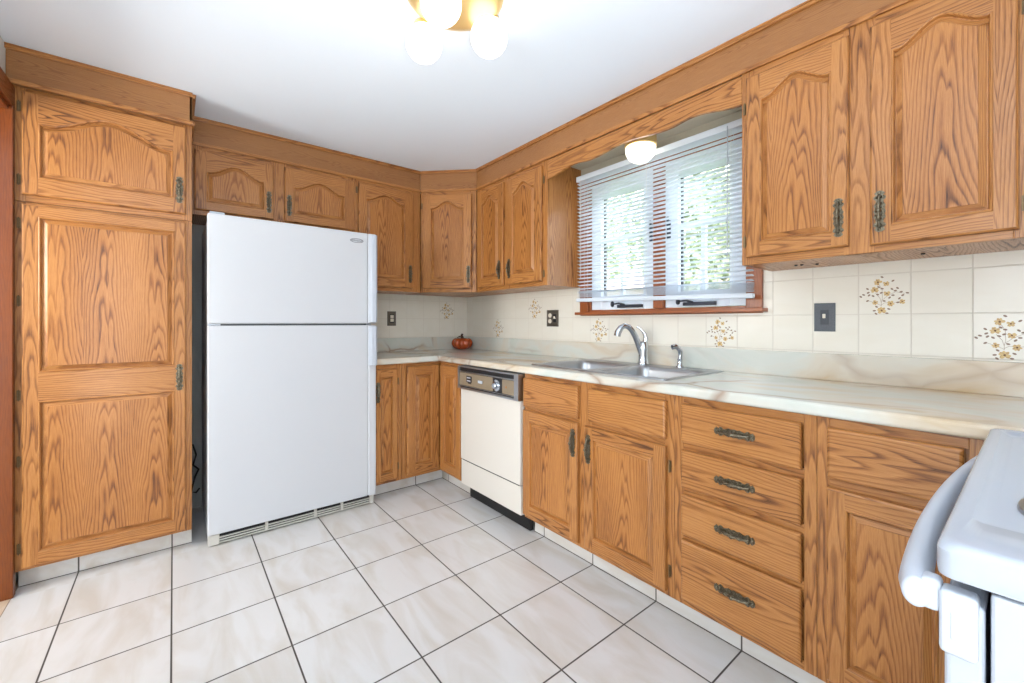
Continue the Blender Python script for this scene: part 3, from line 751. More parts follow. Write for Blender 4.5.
# ------------------------------------------------------------------ refrigerator
root = empty('refrigerator', (-1.525,-0.345,0.0), 0, 'white top-freezer refrigerator beside the pantry', 'refrigerator')
ox, oy = 1.525, 0.345
def B_(mb, x0,y0,z0,x1,y1,z1, **k): mb.box(x0+ox,y0+oy,z0,x1+ox,y1+oy,z1,**k)
mb = MB(); B_(mb,-1.955,-0.578,0.015,-1.100,-0.045,1.690); mb.build('body', FRIDGE_SIDE, root, bevel=0.004)
FX0, FX1, FY = -1.958, -1.092, -0.645
for nm, z0, z1, lab in (('freezer_door',1.142,1.705,0),('fridge_door',0.064,1.132,0)):
    mb = MB(); B_(mb,FX0,FY,z0,FX1-0.050,-0.580,z1); B_(mb,FX1-0.0498,FY-0.004,z0,FX1,-0.580,z1)
    d_ = mb.build(nm, WHITE_APP, root, bevel=0.007, bseg=3)
    # full-height moulded grip on the opening side
    mb = MB()
    zz0, zz1 = (1.150,1.695) if nm == 'freezer_door' else (0.88,1.124)
    poly = [(FX1-0.050+ox,FY-0.0045+oy),(FX1-0.036+ox,FY-0.028+oy),(FX1-0.012+ox,FY-0.034+oy),(FX1-0.001+ox,FY-0.026+oy),(FX1-0.001+ox,FY-0.0045+oy)]
    mb.prism(poly, 'z', zz0, zz1); mb.build('handle', WHITE_PLASTIC, d_, bevel=0.003)
    if nm == 'freezer_door':
        # oval badge with lettering
        mb = MB(); bx, bz = -1.212+ox, 1.652; n = 28
        def ell(a, b2, y): return [(bx+a*math.cos(2*math.pi*k/n), y, bz+b2*math.sin(2*math.pi*k/n)) for k in range(n)]
        A, C2 = ell(0.040,0.0135,FY+oy-0.0012), ell(0.035,0.0100,FY+oy-0.0012)
        mb.faces_shared(A+C2, [(i,(i+1)%n,n+(i+1)%n,n+i) for i in range(n)])
        A2 = ell(0.040,0.0135,FY+oy+0.001); mb.faces_shared(A+A2, [(i,(i+1)%n,n+(i+1)%n,n+i) for i in range(n)])
        bo = mb.build('badge', GREYLOGO, d_, fix=False)
        tx = bpy.data.curves.new('badge_lettering','FONT'); tx.body = 'Whirlpool'; tx.size = 0.0145; tx.align_x = 'CENTER'; tx.align_y = 'CENTER'; tx.extrude = 0.0004
        tmp = bpy.data.objects.new('tmp', tx); COL.objects.link(tmp)
        dg = bpy.context.evaluated_depsgraph_get(); me = bpy.data.meshes.new_from_object(tmp.evaluated_get(dg)); bpy.data.objects.remove(tmp)
        me.materials.append(GREYLOGO); to = bpy.data.objects.new('lettering', me); COL.objects.link(to)
        to.parent = d_; to.location = (bx,FY+oy-0.0012,bz); to.rotation_euler = (math.pi/2,0,0)
mb = MB(); B_(mb,FX0+0.004,-0.642,1.1325,FX0+0.055,-0.585,1.1415); mb.build('middle_hinge', WHITE_PLASTIC, root, bevel=0.003)
mb = MB(); B_(mb,FX0+0.01,-0.610,1.7055,FX0+0.075,-0.560,1.722); mb.build('top_hinge', WHITE_PLASTIC, root, bevel=0.003)
mb = MB(); B_(mb,FX0+0.012,-0.640,1.1322,FX1-0.06,-0.600,1.1418); mb.build('door_gasket', DARKGREY, root)
mb = MB()
B_(mb,FX0+0.003,-0.612,0.006,FX1-0.008,-0.580,0.060)
B_(mb,FX0+0.003,-0.626,0.006,FX0+0.050,-0.612,0.060); B_(mb,FX1-0.030,-0.626,0.006,FX1-0.008,-0.612,0.060)
for z_ in (0.008,0.021,0.034): B_(mb,FX0+0.050,-0.622,z_,FX1-0.030,-0.610,z_+0.006)
for x_ in (-1.70,-1.45,-1.30): B_(mb,x_,-0.624,0.008,x_+0.014,-0.610,0.056)
o = mb.build('base_grille', [plain('grille_plastic', srgb(214,212,204), 0.45)], root, bevel=0.001)
mb = MB(); B_(mb,FX0+0.052,-0.6130,0.006,FX1-0.032,-0.6121,0.062); mb.build('vent_slots', BLACK, root)
# hoses / cord behind it in the gap
b = MB(); b.tube([(-2.0,-0.02,0.40),(-1.985,-0.05,0.34),(-2.0,-0.08,0.29),(-1.972,-0.05,0.25),(-1.99,-0.03,0.20),(-2.01,-0.07,0.125),(-1.985,-0.08,0.12),(-1.968,-0.03,0.125)],0.005,8)
b.build('power_cord', BLACK, None); cordo = bpy.data.objects['power_cord']; tag(cordo, 'black cord hanging in the gap left of the refrigerator', 'cord')

# ------------------------------------------------------------------ dishwasher (right run)
root = empty('dishwasher', (-0.60,-1.218,0.0), RZ, 'white built-in dishwasher with chrome-trimmed control panel', 'dishwasher')
w2 = 0.306
mb = MB(); mb.box(-w2+0.004,0.0,0.10,w2-0.004,0.55,0.872); mb.build('tub', DARKGREY, root)
mb = MB(); mb.box(-w2+0.006,-0.034,0.268,w2-0.003,-0.001,0.722); mb.build('door_panel', ALMOND, root, bevel=0.003)
mb = MB(); mb.box(-w2+0.006,-0.030,0.105,w2-0.003,-0.001,0.262); mb.build('access_panel', ALMOND, root, bevel=0.003)
mb = MB(); mb.box(-w2+0.02,-0.031,0.262,w2-0.02,-0.012,0.268); mb.box(-w2+0.012,0.036,0.004,w2-0.002,0.06,0.104); mb.build('toe_panel', BLACK, root)
cp = MB(); X0, X1, Y0 = -w2-0.008, w2-0.004, -0.050
cp.box(X0,Y0+0.012,0.724,X1,-0.001,0.870); ctl = cp.build('control_panel', STEEL, root)
mb = MB(); mb.box(X0+0.004,Y0+0.009,0.728,X1-0.004,Y0+0.0118,0.866); mb.build('black_plate', BLACK, ctl)
mb = MB()
mb.box(X0,Y0,0.862,X1,Y0+0.012,0.870); mb.box(X0,Y0,0.724,X1,Y0+0.012,0.736); mb.box(X0,Y0,0.736,X0+0.010,Y0+0.012,0.862); mb.box(X1-0.034,Y0,0.736,X1,Y0+0.012,0.862); mb.box(X1,Y0,0.724,X1+0.002,-0.001,0.870)
mb.box(X0+0.010,Y0+0.002,0.832,X1-0.034,Y0+0.010,0.838); mb.box(X0+0.010,Y0+0.002,0.742,X1-0.034,Y0+0.010,0.7455)
mb.build('chrome_trim', STEEL, ctl, bevel=0.0012)
mb = MB(); mb.box(X0+0.014,Y0+0.006,0.748,X0+0.378,Y0+0.010,0.828); mb.box(X0+0.470,Y0+0.006,0.748,X1-0.038,Y0+0.010,0.828); mb.build('taupe_plate', TAUPE, ctl)
mb = MB(); mb.box(X0+0.100,Y0+0.002,0.772,X0+0.158,Y0+0.006,0.812); mb.box(X0+0.118,Y0+0.002,0.764,X0+0.150,Y0+0.006,0.772); mb.build('cycle_window', BLACK, ctl, bevel=0.002)
for z_ in (0.798,0.779):
    mb = MB(); mb.box(X0+0.110,Y0,z_,X0+0.150,Y0+0.002,z_+0.007); mb.build('push_button', WHITE_PLASTIC, ctl, bevel=0.001)
mb = MB(); mb.box(X0+0.232,Y0+0.001,0.780,X0+0.276,Y0+0.006,0.796); mb.build('maker_plate', WHITE_PLASTIC, ctl, bevel=0.001)
mb = MB(); mb.lathe([(0.0001,-0.022),(0.014,-0.022),(0.018,-0.018),(0.019,-0.004),(0.034,-0.003),(0.036,0.004)],28,(X0+0.414,Y0+0.006,0.786),'y'); autosmooth(mb.build('dial', CHROME, ctl), 30)
mb = MB(); mb.box(X0+0.50,Y0+0.004,0.782,X0+0.512,Y0+0.006,0.792); mb.build('indicator', plain('amber_mark', srgb(176,120,60)), ctl)

# ------------------------------------------------------------------ range (foreground right, front towards +Y)
root = empty('kitchen_range', (-1.10,-3.55,0.0), 0, 'white freestanding electric range in the right foreground', 'range')
ox, oy = 1.10, 3.55
RX0, RX1, RYF, RYB = -1.480, -0.722, -3.202, -3.865
mb = MB(); B_(mb,RX0+0.004,RYB,0.02,RX1-0.004,-3.240,0.886); mb.build('body', WHITE_STOVE, root, bevel=0.003)
# cooktop: rounded slab with a shallow recess
def rl(x0,y0,x1,y1,r_,z,n=6): return [(x+ox,y+oy,z) for x,y in rrect(x0,y0,x1,y1,r_,n)]
loops = [rl(RX0+0.006,RYB,RX1-0.006,RYF-0.006,0.012,0.8875), rl(RX0+0.001,RYB,RX1-0.001,RYF-0.001,0.014,0.890), rl(RX0,RYB,RX1,RYF,0.016,0.895), rl(RX0,RYB,RX1,RYF,0.016,0.9165),
         rl(RX0+0.002,RYB,RX1-0.002,RYF-0.002,0.018,0.9215), rl(RX0+0.006,RYB,RX1-0.006,RYF-0.006,0.018,0.9245), rl(RX0+0.012,RYB,RX1-0.012,RYF-0.012,0.018,0.9255),
         rl(RX0+0.088,RYB+0.12,RX1-0.04,RYF-0.020,0.012,0.9262), rl(RX0+0.096,RYB+0.13,RX1-0.048,RYF-0.027,0.012,0.9215), rl(RX0+0.106,RYB+0.14,RX1-0.058,RYF-0.035,0.012,0.9200)]
n = len(loops[0]); V = sum(loops, []); F = [(k*n+i,k*n+(i+1)%n,(k+1)*n+(i+1)%n,(k+1)*n+i) for k in range(len(loops)-1) for i in range(n)]
F += [tuple(range(n))[::-1], tuple((len(loops)-1)*n+i for i in range(n))]
mb = MB(); mb.faces_shared(V, F); o = mb.build('cooktop', WHITE_STOVE, root, fix=True); autosmooth(o, 30)
for cx_, cy_, rr in ((-1.272,-3.364,0.100),(-0.93,-3.375,0.082),(-1.235,-3.64,0.082),(-0.93,-3.64,0.100)):
    mb = MB(); mb.lathe([(rr+0.012,0.9203),(rr+0.011,0.9245),(rr+0.004,0.9250),(rr,0.922),(rr*0.6,0.9212),(0.0001,0.9208)],40,(cx_+ox,cy_+oy,0)); e = mb.build('drip_bowl', DULL, root); autosmooth(e, 50)
    mb = MB(); pts = []
    for k in range(90):
        a = k/90*2*math.pi*4; r_ = 0.018+(rr-0.026)*k/90; pts.append((cx_+ox+r_*math.cos(a),cy_+oy+r_*math.sin(a),0.927))
    mb.tube(pts, 0.0035, 6); autosmooth(mb.build('burner_coil', BLACK, e), 60)
mb = MB(); B_(mb,RX0+0.006,-3.2365,0.20,RX1-0.006,-3.208,0.868); dr = mb.build('oven_door', WHITE_STOVE, root, bevel=0.005, bseg=3)
for xa, xb in ((RX0+0.0008,RX0+0.0245),(RX1-0.0245,RX1-0.0008)):
    mb = MB(); B_(mb,xa,-3.2325,0.812,xb,-3.2045,0.876); cap_ = mb.build('handle_mount', WHITE_PLASTIC, dr, bevel=0.005, bseg=3)
mb = MB(); B_(mb,RX0+0.0000,-3.2245,0.829,RX0+0.003,-3.2130,0.857); mb.build('mount_badge', WHITE_PLASTIC, cap_, bevel=0.0012)
mb = MB(); B_(mb,RX0+0.10,-3.2082,0.40,RX1-0.10,-3.206,0.72); mb.build('oven_window', BLACK, dr)
# handle: bar bowed towards the room, ends turned back into the mounts
mb = MB(); pts, rad = [], []
n = 30
for i in range(n+1):
    t = i/n; x = RX0+0.001+(RX1-RX0-0.002)*t; s_ = 1-(2*t-1)**2
    pts.append((x,-3.188+0.023*s_**0.85-0.016*t,0.863-0.010*t)); e_ = min(t,1-t)*(RX1-RX0)
    rad.append((0.0145-0.0015*s_)*min(1, 0.80+0.20*math.sqrt(max(0,1-(1-min(e_,0.02)/0.02)**2))))
mb.tube([(p[0]+ox,p[1]+oy,p[2]) for p in pts], rad, 32, flat=1.32); h_ = mb.build('door_handle', WHITE_PLASTIC, dr, bevel=0.004, bseg=3); autosmooth(h_, 60)
for xa, ya in ((RX0+0.005,-3.190), (RX1-0.028,-3.202)):
    mb = MB(); B_(mb,xa,-3.206,0.848,xa+0.022,ya,0.881); mb.build('handle_arm', WHITE_PLASTIC, h_, bevel=0.005, bseg=3)
mb = MB(); B_(mb,RX0+0.006,-3.2365,0.05,RX1-0.006,-3.210,0.192); mb.build('storage_drawer', WHITE_STOVE, root, bevel=0.004)
mb = MB(); B_(mb,RX0+0.01,RYB+0.001,0.926,RX1-0.01,RYB+0.07,1.10); bgd = mb.build('backguard', WHITE_STOVE, root, bevel=0.01, bseg=3)
for k in range(4):
    mb = MB(); mb.lathe([(0.0001,0.022),(0.016,0.022),(0.019,0.0),(0.019,-0.001)],20,(-1.38+0.19*k+ox,RYB+0.0705+oy,1.02),'y'); autosmooth(mb.build('knob', BLACK, bgd), 30)

# ------------------------------------------------------------------ window
win = empty('window_1', (0,-1.94,WZ0), 0); struct(win, 'double casement window with stained wood casing')
def W(mb, x0,y0,z0,x1,y1,z1,g='z',**k): mb.box(x0,y0+1.94,z0-WZ0,x1,y1+1.94,z1-WZ0,g,**k)
mb = MB()
W(mb,-0.020,-1.458,WZ0,0.0,-1.393,2.09); W(mb,-0.020,-2.487,WZ0,0.0,-2.422,2.09); W(mb,-0.020,-2.422,2.025,0.0,-1.458,2.09,'y')
W(mb,0.0,-1.470,WZ0,0.10,-1.456,2.028); W(mb,0.0,-2.424,WZ0,0.10,-2.410,2.028); W(mb,0.0,-2.410,2.015,0.10,-1.470,2.029,'y'); W(mb,0.0,-2.410,WZ0+0.0,0.10,-1.470,WZ0+0.012,'y')
W(mb,-0.016,-1.990,WZ0+0.012,0.09,-1.930,2.015)
mb.build('casing', CASING, win, bevel=0.002)
mb = MB(); W(mb,-0.062,-2.506,1.197,-0.0,-1.385,1.2145,'y'); W(mb,-0.018,-2.487,1.192,-0.0,-1.393,1.1968,'y'); mb.build('stool', CASING, win, bevel=0.003)
for y0, y1 in ((-1.928,-1.472),(-2.408,-1.992)):
    mb = MB(); x0, x1 = 0.006, 0.036; z0, z1 = WZ0+0.014, 2.013; s_ = 0.075
    W(mb,x0,y0,z0,x1,y0+s_,z1); W(mb,x0,y1-s_,z0,x1,y1,z1); W(mb,x0,y0+s_,z0,x1,y1-s_,z0+0.085,'y'); W(mb,x0,y0+s_,z1-s_,x1,y1-s_,z1,'y')
    sh = mb.build('sash', SASH, win, bevel=0.003)
    mb = MB(); gx = 0.040
    W(mb,gx-0.002,y0+s_-0.004,z0+0.08,gx+0.012,y0+s_+0.010,z1-s_); W(mb,gx-0.002,y1-s_-0.010,z0+0.08,gx+0.012,y1-s_+0.004,z1-s_)
    W(mb,gx-0.002,y0+s_,z1-s_-0.010,gx+0.012,y1-s_,z1-s_+0.004); mb.build('glazing_bead', DARKGREY, sh)
    mb = MB(); W(mb,0.020,y0+s_-0.002,z0+0.083,0.026,y1-s_+0.002,z1-s_+0.002); mb.build('pane', GLASS, sh)
    mb = MB(); ym = (y0+y1)/2; zm = 1.655
    W(mb,0.012,y0+s_,zm-0.011,0.034,y1-s_,zm+0.011,'y'); W(mb,0.0121,ym-0.011,z0+0.085,0.0339,ym+0.011,zm-0.011); mb.build('glazing_bar', SASH, sh)
    # crank operator
    yc = y0+0.16 if y1 > -1.95 else y0+0.22
    mb = MB(); W(mb,-0.014,yc-0.085,1.236,0.004,yc+0.085,1.254); mb.tube([(-0.012,yc+0.03+1.94,1.252-WZ0),(-0.034,yc+0.055+1.94,1.262-WZ0),(-0.048,yc+0.085+1.94,1.258-WZ0)],[0.007,0.006,0.005],8)
    mb.lathe([(0.0001,0.020),(0.009,0.015),(0.011,0.0),(0.009,-0.012),(0.0001,-0.016)],12,(-0.050,yc+0.09+1.94,1.256-WZ0)); mb.build('crank_handle', plain('bronze_crank', srgb(58,60,70), 0.4, 0.5), sh, bevel=0.002)
    for zz in (1.50,1.62) if y1 < -1.95 else (1.50,1.62):
        pass
    mb = MB(); ye = y0 if y1 > -1.95 else y1
    sgn = 1 if y1 > -1.95 else -1
    W(mb,-0.002,ye+sgn*0.012,1.60,0.0055,ye+sgn*0.034,1.70); W(mb,-0.012,ye+sgn*0.016,1.66,-0.002,ye+sgn*0.028,1.72); mb.build('sash_lock', plain('dark_lock', srgb(70,76,90), 0.4, 0.5), sh, bevel=0.002)

# ------------------------------------------------------------------ venetian blind
root = empty('venetian_blind', (-0.082,-1.950,1.262), 0, 'white mini blind lowered over the double window', 'blind')
BY0, BY1 = -2.474, -1.434; ox, oy = 0.082, 1.950
def S_(mb, x0,y0,z0,x1,y1,z1): mb.box(x0+ox,y0+oy,z0-1.262,x1+ox,y1+oy,z1-1.262)
mb = MB(); S_(mb,-0.100,BY0,2.036,-0.062,BY1,2.068); mb.build('head_rail', SLAT, root, bevel=0.002)
mb = MB(); zs = 1.338; nS = 32; tilt = math.radians(12)
def slat(zc, tl, y0=BY0, y1=BY1):
    pts = []
    for k in range(6):
        t = k/5-0.5; x = t*0.0255; bow = 0.0018*(1-4*t*t)
        pts.append((x*math.cos(tl)-bow*math.sin(tl), x*math.sin(tl)*-1+bow*math.cos(tl)))
    V = []
    for yy in (y0,y1):
        for (x, z) in pts: V.append((x-0.081+ox, yy+oy, z+zc-1.262))
        for (x, z) in pts[::-1]: V.append((x-0.081+ox, yy+oy, z+zc-1.262-0.0006))
    n = 12; F = [(i,(i+1)%n,n+(i+1)%n,n+i) for i in range(n)] + [tuple(range(n)), tuple(range(n,2*n))[::-1]]
    mb.faces_shared(V, F)
for k in range(nS): slat(zs + (2.022-zs)*k/(nS-1), tilt)
autosmooth(mb.build('slats', SLAT, root), 40)
mb = MB()
for k in range(8): slat(1.290+0.0055*k, 0.03)
_o = autosmooth(mb.build('stacked_slats', SLAT, root), 40); _o.rotation_euler = (0.022,0,0); _o.location.z = 0.008
mb = MB(); S_(mb,-0.095,BY0-0.004,1.262,-0.067,BY1+0.006,1.284); _o = mb.build('bottom_rail', SLAT, root, bevel=0.005, bseg=3); _o.rotation_euler = (0.022,0,0); _o.location.z = 0.006
for yy in (-1.50,-1.94,-2.385):
    mb = MB()
    for xx in (-0.0945,-0.0675): mb.tube([(xx+ox,yy+oy,1.290-1.262),(xx+ox,yy+oy,2.036-1.262)],0.0009,5)
    mb.box(-0.0945+ox,yy+oy-0.0006,1.290-1.262,-0.0675+ox,yy+oy+0.0006,1.2912-1.262)
    mb.build('ladder_cord', CORD, root)
mb = MB(); mb.tube([(-0.108+ox,-2.375+oy,2.05-1.262),(-0.110+ox,-2.375+oy,1.45-1.262)],0.0028,6); mb.build('tilt_wand', WHITE_PLASTIC, root)
mb = MB(); mb.tube([(-0.104+ox,-1.475+oy,2.05-1.262),(-0.105+ox,-1.475+oy,1.42-1.262)],0.0015,6); mb.build('lift_cord', CORD, root)

# ------------------------------------------------------------------ lamps
# ceiling fixture: round brass plate with three globes
CX, CY = -1.318, -1.983
root = empty('ceiling_lamp', (CX,CY,H), 0, 'brass flush ceiling lamp with three lit white globes', 'lamp')
mb = MB(); mb.lathe([(0.0001,-0.045),(0.06,-0.045),(0.12,-0.038),(0.158,-0.020),(0.171,-0.008),(0.172,-0.0005)],48); autosmooth(mb.build('brass_plate', PLATEB, root), 40)
for gx, gy in ((-1.341,-1.791),(-1.166,-1.976),(-1.390,-2.012)):
    dx, dy = gx-CX, gy-CY
    mb = MB(); mb.lathe([(0.036,-0.008),(0.042,-0.026),(0.038,-0.032),(0.0001,-0.032)],24,(dx,dy,0)); autosmooth(mb.build('socket_cup', PLATEB, root), 40)
    mb = MB(); R_ = 0.069
    mb.lathe([(max(0.0001,R_*math.sin(math.pi*k/20)), -0.082+(-R_*math.cos(math.pi*k/20))) for k in range(21)],32,(dx,dy,0)); autosmooth(mb.build('globe', GLOBE, root), 80)
# sink light: brass ring with frosted dome
root = empty('sink_lamp', (-0.186,-1.966,ST), 0, 'small lit dome lamp with brass ring above the sink window', 'lamp')
mb = MB(); mb.lathe([(0.060,0.0),(0.060,-0.028),(0.080,-0.036),(0.082,-0.080),(0.078,-0.084),(0.0001,-0.084)],36); autosmooth(mb.build('brass_ring', PLATEB, root), 40)
mb = MB(); mb.lathe([(0.074,-0.0845)]+[(0.077*math.cos(a)+0.0001,-0.092-0.074*math.sin(a)) for a in [math.pi/2*k/10 for k in range(11)]],36); autosmooth(mb.build('glass_dome', DOME, root), 60)

# ------------------------------------------------------------------ wall plates
def plate(name, label, loc_, rz, mat, kind):
    root = empty(name, loc_, rz, label, 'wall plate')
    mb = MB(); mb.box(-0.036,-0.006,-0.058,0.036,-0.0005,0.058); mb.box(-0.034,-0.0075,-0.056,0.034,-0.006,-0.052); mb.box(-0.034,-0.0075,0.052,0.034,-0.006,0.056); mb.box(-0.034,-0.0075,-0.052,-0.030,-0.006,0.052); mb.box(0.030,-0.0075,-0.052,0.034,-0.006,0.052); p = mb.build('cover_plate', mat, root, bevel=0.0012)
    if kind == 'switch':
        mb = MB(); mb.box(-0.014,-0.0085,-0.030,0.014,-0.006,0.030); mb.build('switch_surround', DARKGREY if mat is PEWTER else IVORY, p, bevel=0.001)
        mb = MB(); mb.box(-0.005,-0.017,-0.004,0.005,-0.0085,0.014); mb.build('toggle', IVORY, p, bevel=0.002)
    elif kind == 'rocker':
        mb = MB(); mb.box(-0.018,-0.0105,-0.034,0.018,-0.006,0.034); mb.build('switch_surround', BLACK, p, bevel=0.002)
        mb = MB(); mb.box(-0.014,-0.013,-0.026,0.014,-0.0105,0.0); mb.box(-0.014,-0.012,0.004,0.014,-0.0105,0.028); mb.build('receptacle', IVORY, p, bevel=0.003)
    return root, p
plate('wall_plate', 'pewter light switch plate on tile right of the window', (0,-2.7185,1.170), RZ, PEWTER, 'switch')
plate('wall_plate', 'small bronze outlet plate on the back wall beside the refrigerator', (-0.719,0,1.180), 0, PEWTER_W, 'rocker')
root, p = plate('wall_plate', 'double-width bronze plate with outlet and switch left of the window', (0,-1.122,1.178), RZ, PEWTER_W, None)
p.scale = (1.6,1,1)
for dx, z_ in ((-0.024,0.020),(-0.024,-0.020)):
    mb = MB(); mb.lathe([(0.0001,-0.010),(0.014,-0.010),(0.016,-0.006)],20,(dx,0,z_),'y'); mb.build('receptacle', IVORY, root)
mb = MB(); mb.box(0.010,-0.009,-0.028,0.040,-0.006,0.028); mb.build('switch_surround', BLACK, root, bevel=0.001)
mb = MB(); mb.box(0.020,-0.016,-0.002,0.030,-0.009,0.014); mb.box(0.013,-0.0105,-0.003,0.037,-0.009,0.003); mb.build('toggle', IVORY, root, bevel=0.002)

# ------------------------------------------------------------------ flower-decorated tiles
CREAM = plain('glaze_cream', WT_A, 0.2); PETAL = plain('petal_yellow', srgb(214,184,124), 0.4); PETAL2 = plain('petal_tan', srgb(196,160,104), 0.4)
CORE = plain('flower_core', srgb(110,72,34), 0.4); LEAF = plain('leaf_brown', srgb(142,116,94), 0.4); STEMC = plain('stem_brown', srgb(170,150,124), 0.4)
FL = [(385,145,45),(495,170,36),(340,255,45),(505,310,38),(345,435,34),(555,455,40),(705,430,34),(435,550,50)]
LV = [(185,318),(145,345),(250,290),(262,328),(318,340),(240,408),(440,240),(395,215),(380,320),(430,298),(585,135),(645,240),(615,275),(572,250),(690,295),(770,312),(712,342),(668,385),(585,338),(540,370),(468,415),(365,495),(335,552),(358,595),(530,530),(505,590),(650,440),(440,75),(240,235)]
def flower_mesh():
    rnd = random.Random(3); mb = MB(); s_ = 0.0724
    mb.box(-s_,-0.0016,-s_,s_,-0.0004,s_)
    T = lambda u, v: ((u-462)/700*0.15, (322-v)/565*0.15)
    def disc(cx_, cz, a, b2, rot, y, mat, n=10):
        mb.face([(cx_+a*math.cos(t)*math.cos(rot)-b2*math.sin(t)*math.sin(rot), y, cz+a*math.cos(t)*math.sin(rot)+b2*math.sin(t)*math.cos(rot)) for t in [2*math.pi*k/n for k in range(n)]], mat=mat)
    for (u, v, r_) in FL:
        x, z = T(u, v); R_ = r_/620*0.15
        for k in range(8):
            a = 2*math.pi*k/8+rnd.random(); disc(x+R_*0.58*math.cos(a), z+R_*0.58*math.sin(a), R_*0.58, R_*0.34, a, -0.0020-0.00001*k, 1 if k%2 else 2)
        disc(x, z, R_*0.26, R_*0.26, 0, -0.0023, 3)
    for (u, v) in LV:
        x, z = T(u, v); disc(x, z, 0.0050, 0.0030, rnd.uniform(-0.8,0.8), -0.0021, 4)
    def stem(pts):
        P = [T(*p) for p in pts]
        for (x0,z0),(x1,z1) in zip(P, P[1:]):
            dx, dz = x1-x0, z1-z0; L_ = math.hypot(dx,dz) or 1; nx, nz = -dz/L_*0.0006, dx/L_*0.0006
            mb.face([(x0+nx,-0.0018,z0+nz),(x1+nx,-0.0018,z1+nz),(x1-nx,-0.0018,z1-nz),(x0-nx,-0.0018,z0-nz)], mat=5)
    stem([(430,490),(430,440),(410,370),(350,300)]); stem([(430,440),(445,370),(440,250),(400,180)]); stem([(445,400),(520,340),(620,290),(740,320)]); stem([(430,470),(480,440),(555,450),(690,435)]); stem([(430,480),(350,440),(250,405)])
    return mb.build('floral_tile', [CREAM, PETAL, PETAL2, CORE, LEAF, STEMC], fix=False)
ft = flower_mesh()
spots = [((0,-2.903,1.2545),RZ,'flower-patterned tile right of the pewter switch, just under the cabinet'),
         ((0,-3.206,1.104),RZ,'flower-patterned tile at the right edge above the counter'),
         ((0,-2.297,1.104),RZ,'flower-patterned tile below the window, right of the sprayer'),
         ((0,-1.540,1.104),RZ,'flower-patterned tile below the window, left of the faucet'),
         ((0,-0.934,1.2545),RZ,'flower-patterned tile under the double wall cabinet, left of the double plate'),
         ((0,-0.480,1.104),RZ,'flower-patterned tile on the right wall nearest the pumpkin'),
         ((-0.207,0,1.2545),0,'flower-patterned tile on the back wall above the pumpkin')]
for i, (l_, rz, lab) in enumerate(spots):
    o = ft if i == 0 else ft.copy()
    if i: COL.objects.link(o)
    o.location = l_; o.rotation_euler = (0,0,rz); tag(o, lab, 'tile', 'flower-decorated wall tiles')

# ------------------------------------------------------------------ pumpkin
root = empty('pumpkin', (-0.135,-0.135,0.9142), 0, 'small glossy orange ceramic pumpkin in the counter corner', 'pumpkin')
prof = []
for k in range(25):
    a = -math.pi/2+math.pi*k/24; prof.append((max(0.0001,0.093*math.cos(a)**0.75) if k not in (0,24) else 0.0001, 0.056+0.056*math.sin(a) - (0.016*max(0,math.sin(a))**8)))
mb = MB(); mb.lathe(prof, 96, ribs=lambda a, z: 0.88+0.12*abs(math.sin(a*5))**0.6)
autosmooth(mb.build('shell', PUMP, root), 80)
mb = MB(); mb.tube([(0,0,0.088),(0.002,0,0.108),(-0.004,0.004,0.122),(0.006,0.006,0.132)],[0.016,0.011,0.009,0.010],10)
mb.tube([(0,0,0.104),(-0.022,0.008,0.114),(-0.040,0.016,0.102)],[0.005,0.006,0.003],6); autosmooth(mb.build('stem', STEM, root), 60)

# cup hooks and screw heads under the right wall cabinet
mb = MB()
for y_, x_ in ((-2.665,-0.16),(-2.685,-0.16),(-2.73,-0.14),(-3.03,-0.16)): mb.lathe([(0.0001,-0.006),(0.005,-0.005),(0.006,-0.0005)],10,(x_,y_,UB))
o = mb.build('screw_heads', BLACK); tag(o, 'dark screw heads under the large right wall cabinet', 'screws', kind='stuff')

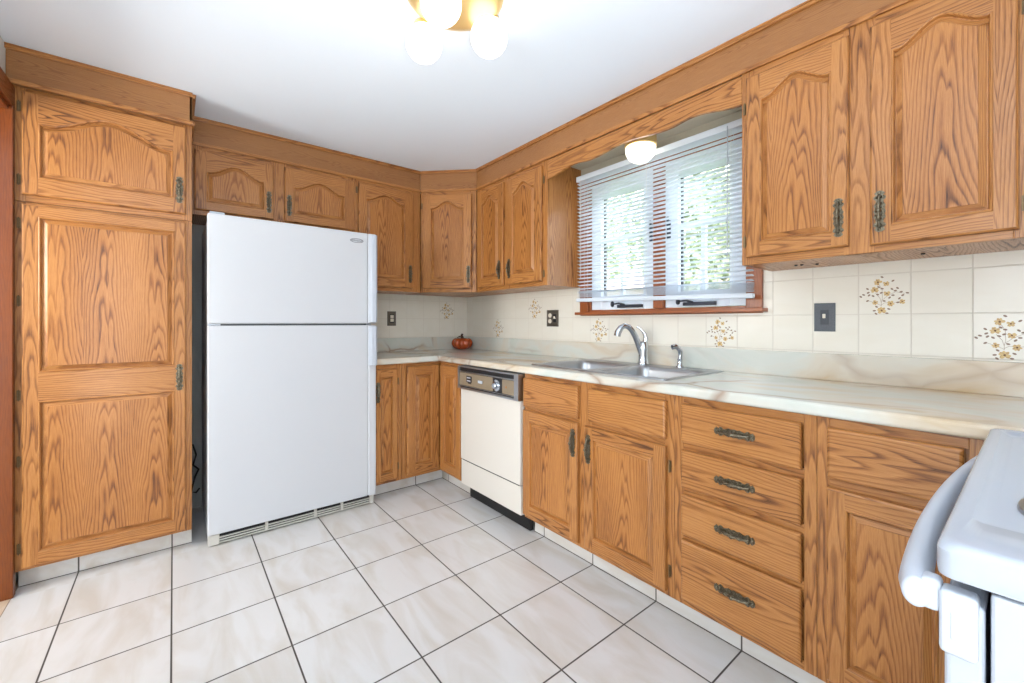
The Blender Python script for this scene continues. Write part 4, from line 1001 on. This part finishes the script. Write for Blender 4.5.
# ------------------------------------------------------------------ outdoors
GRASS = plain('lawn_grass', srgb(120,150,80), 0.9, bscale=20, var=0.4)
b = MB(); b.box(0.12,-30,-0.9,40,30,-0.8); struct(b.build('ground', GRASS), 'lawn outside the window')
def leafmat(name, a, b2):
    m, N, L, B = newmat(name)
    oi = N.new('ShaderNodeNewGeometry'); cr = ramp(N, L, oi.outputs['Random Per Island'], [(0.0,a),(1.0,b2)])
    L.new(cr, B.inputs['Base Color']); B.inputs['Roughness'].default_value = 0.6; return m
def tree(name, label, x, y, z0, trunk_h, blobs, n, size, mat, seed):
    rnd = random.Random(seed); root = empty(name, (x,y,z0), 0, label, 'tree')
    mb = MB(); mb.tube([(0,0,0),(0.05,0.03,trunk_h*0.5),(0,0,trunk_h),(0.05,0,trunk_h*1.5)],[0.16,0.12,0.09,0.04],10); mb.build('trunk', STEM, root)
    mb = MB()
    for k in range(n):
        bx, by, bz, br = rnd.choice(blobs)
        while True:
            d = Vector((rnd.uniform(-1,1),rnd.uniform(-1,1),rnd.uniform(-1,1)))
            if 0.2 < d.length < 1: break
        p = Vector((bx,by,bz))+d*br
        u = Vector((rnd.uniform(-1,1),rnd.uniform(-1,1),rnd.uniform(-1,1))).normalized(); w = u.cross(Vector((rnd.uniform(-1,1),rnd.uniform(-1,1),1))).normalized()
        s1 = size*rnd.uniform(0.6,1.3); s2 = s1*0.55
        mb.face([tuple(p-u*s1),tuple(p+w*s2),tuple(p+u*s1),tuple(p-w*s2)])
    mb.build('crown', mat, root, fix=False)
LF1 = leafmat('leaves_green', srgb(84,98,66), srgb(206,214,186)); LF2 = leafmat('leaves_pale', srgb(140,150,124), srgb(232,236,222))
tree('leafy_tree','leafy green tree seen through the right window sash', 4.6,-1.0,-0.8,1.6,[(0,0,2.6,1.3),(0.3,-0.9,2.2,1.1),(0,0.8,3.2,1.2),(0.2,0.2,4.0,1.2),(0,-0.6,1.3,1.0)],9000,0.075,LF1,1)
tree('pale_tree','pale airy tree seen through the top of the left window sash', 7.5,2.6,-0.8,2.6,[(0,0,4.6,1.6),(0,-1.2,4.2,1.3),(0,1.4,5.0,1.5),(0,2.4,4.2,1.2)],6000,0.10,LF2,2)
tree('shrub','low green shrub outside the window', 3.0,-1.2,-0.8,0.5,[(0,0,1.0,0.7),(0,-0.6,0.9,0.6),(0.2,0.7,1.0,0.6)],4000,0.05,LF1,3)
SIDING = plain('pinkish_siding', srgb(236,222,216), 0.7); ROOFM = plain('roof_shingle', srgb(196,170,160), 0.8, bscale=30, var=0.3)
hs = empty('neighbour_house', (13,6.5,-0.8), 0, 'pale house seen through the left window sash', 'house')
mb = MB(); mb.box(-2.5,-5,0,2.5,5,3.2); 
for k in range(15): mb.box(-2.53,-5,0.2*k,-2.5,5,0.2*k+0.17)
mb.build('wall', SIDING, hs)
mb = MB(); mb.prism([(-2.9,3.1),(2.9,3.1),(0,4.8)],'y',-5.3,5.3); mb.build('roof', ROOFM, hs)
for yy in (-3,0,3):
    mb = MB(); mb.box(-2.56,yy-0.5,1.2,-2.50,yy+0.5,2.4); mb.build('window', DARKGREY, hs)
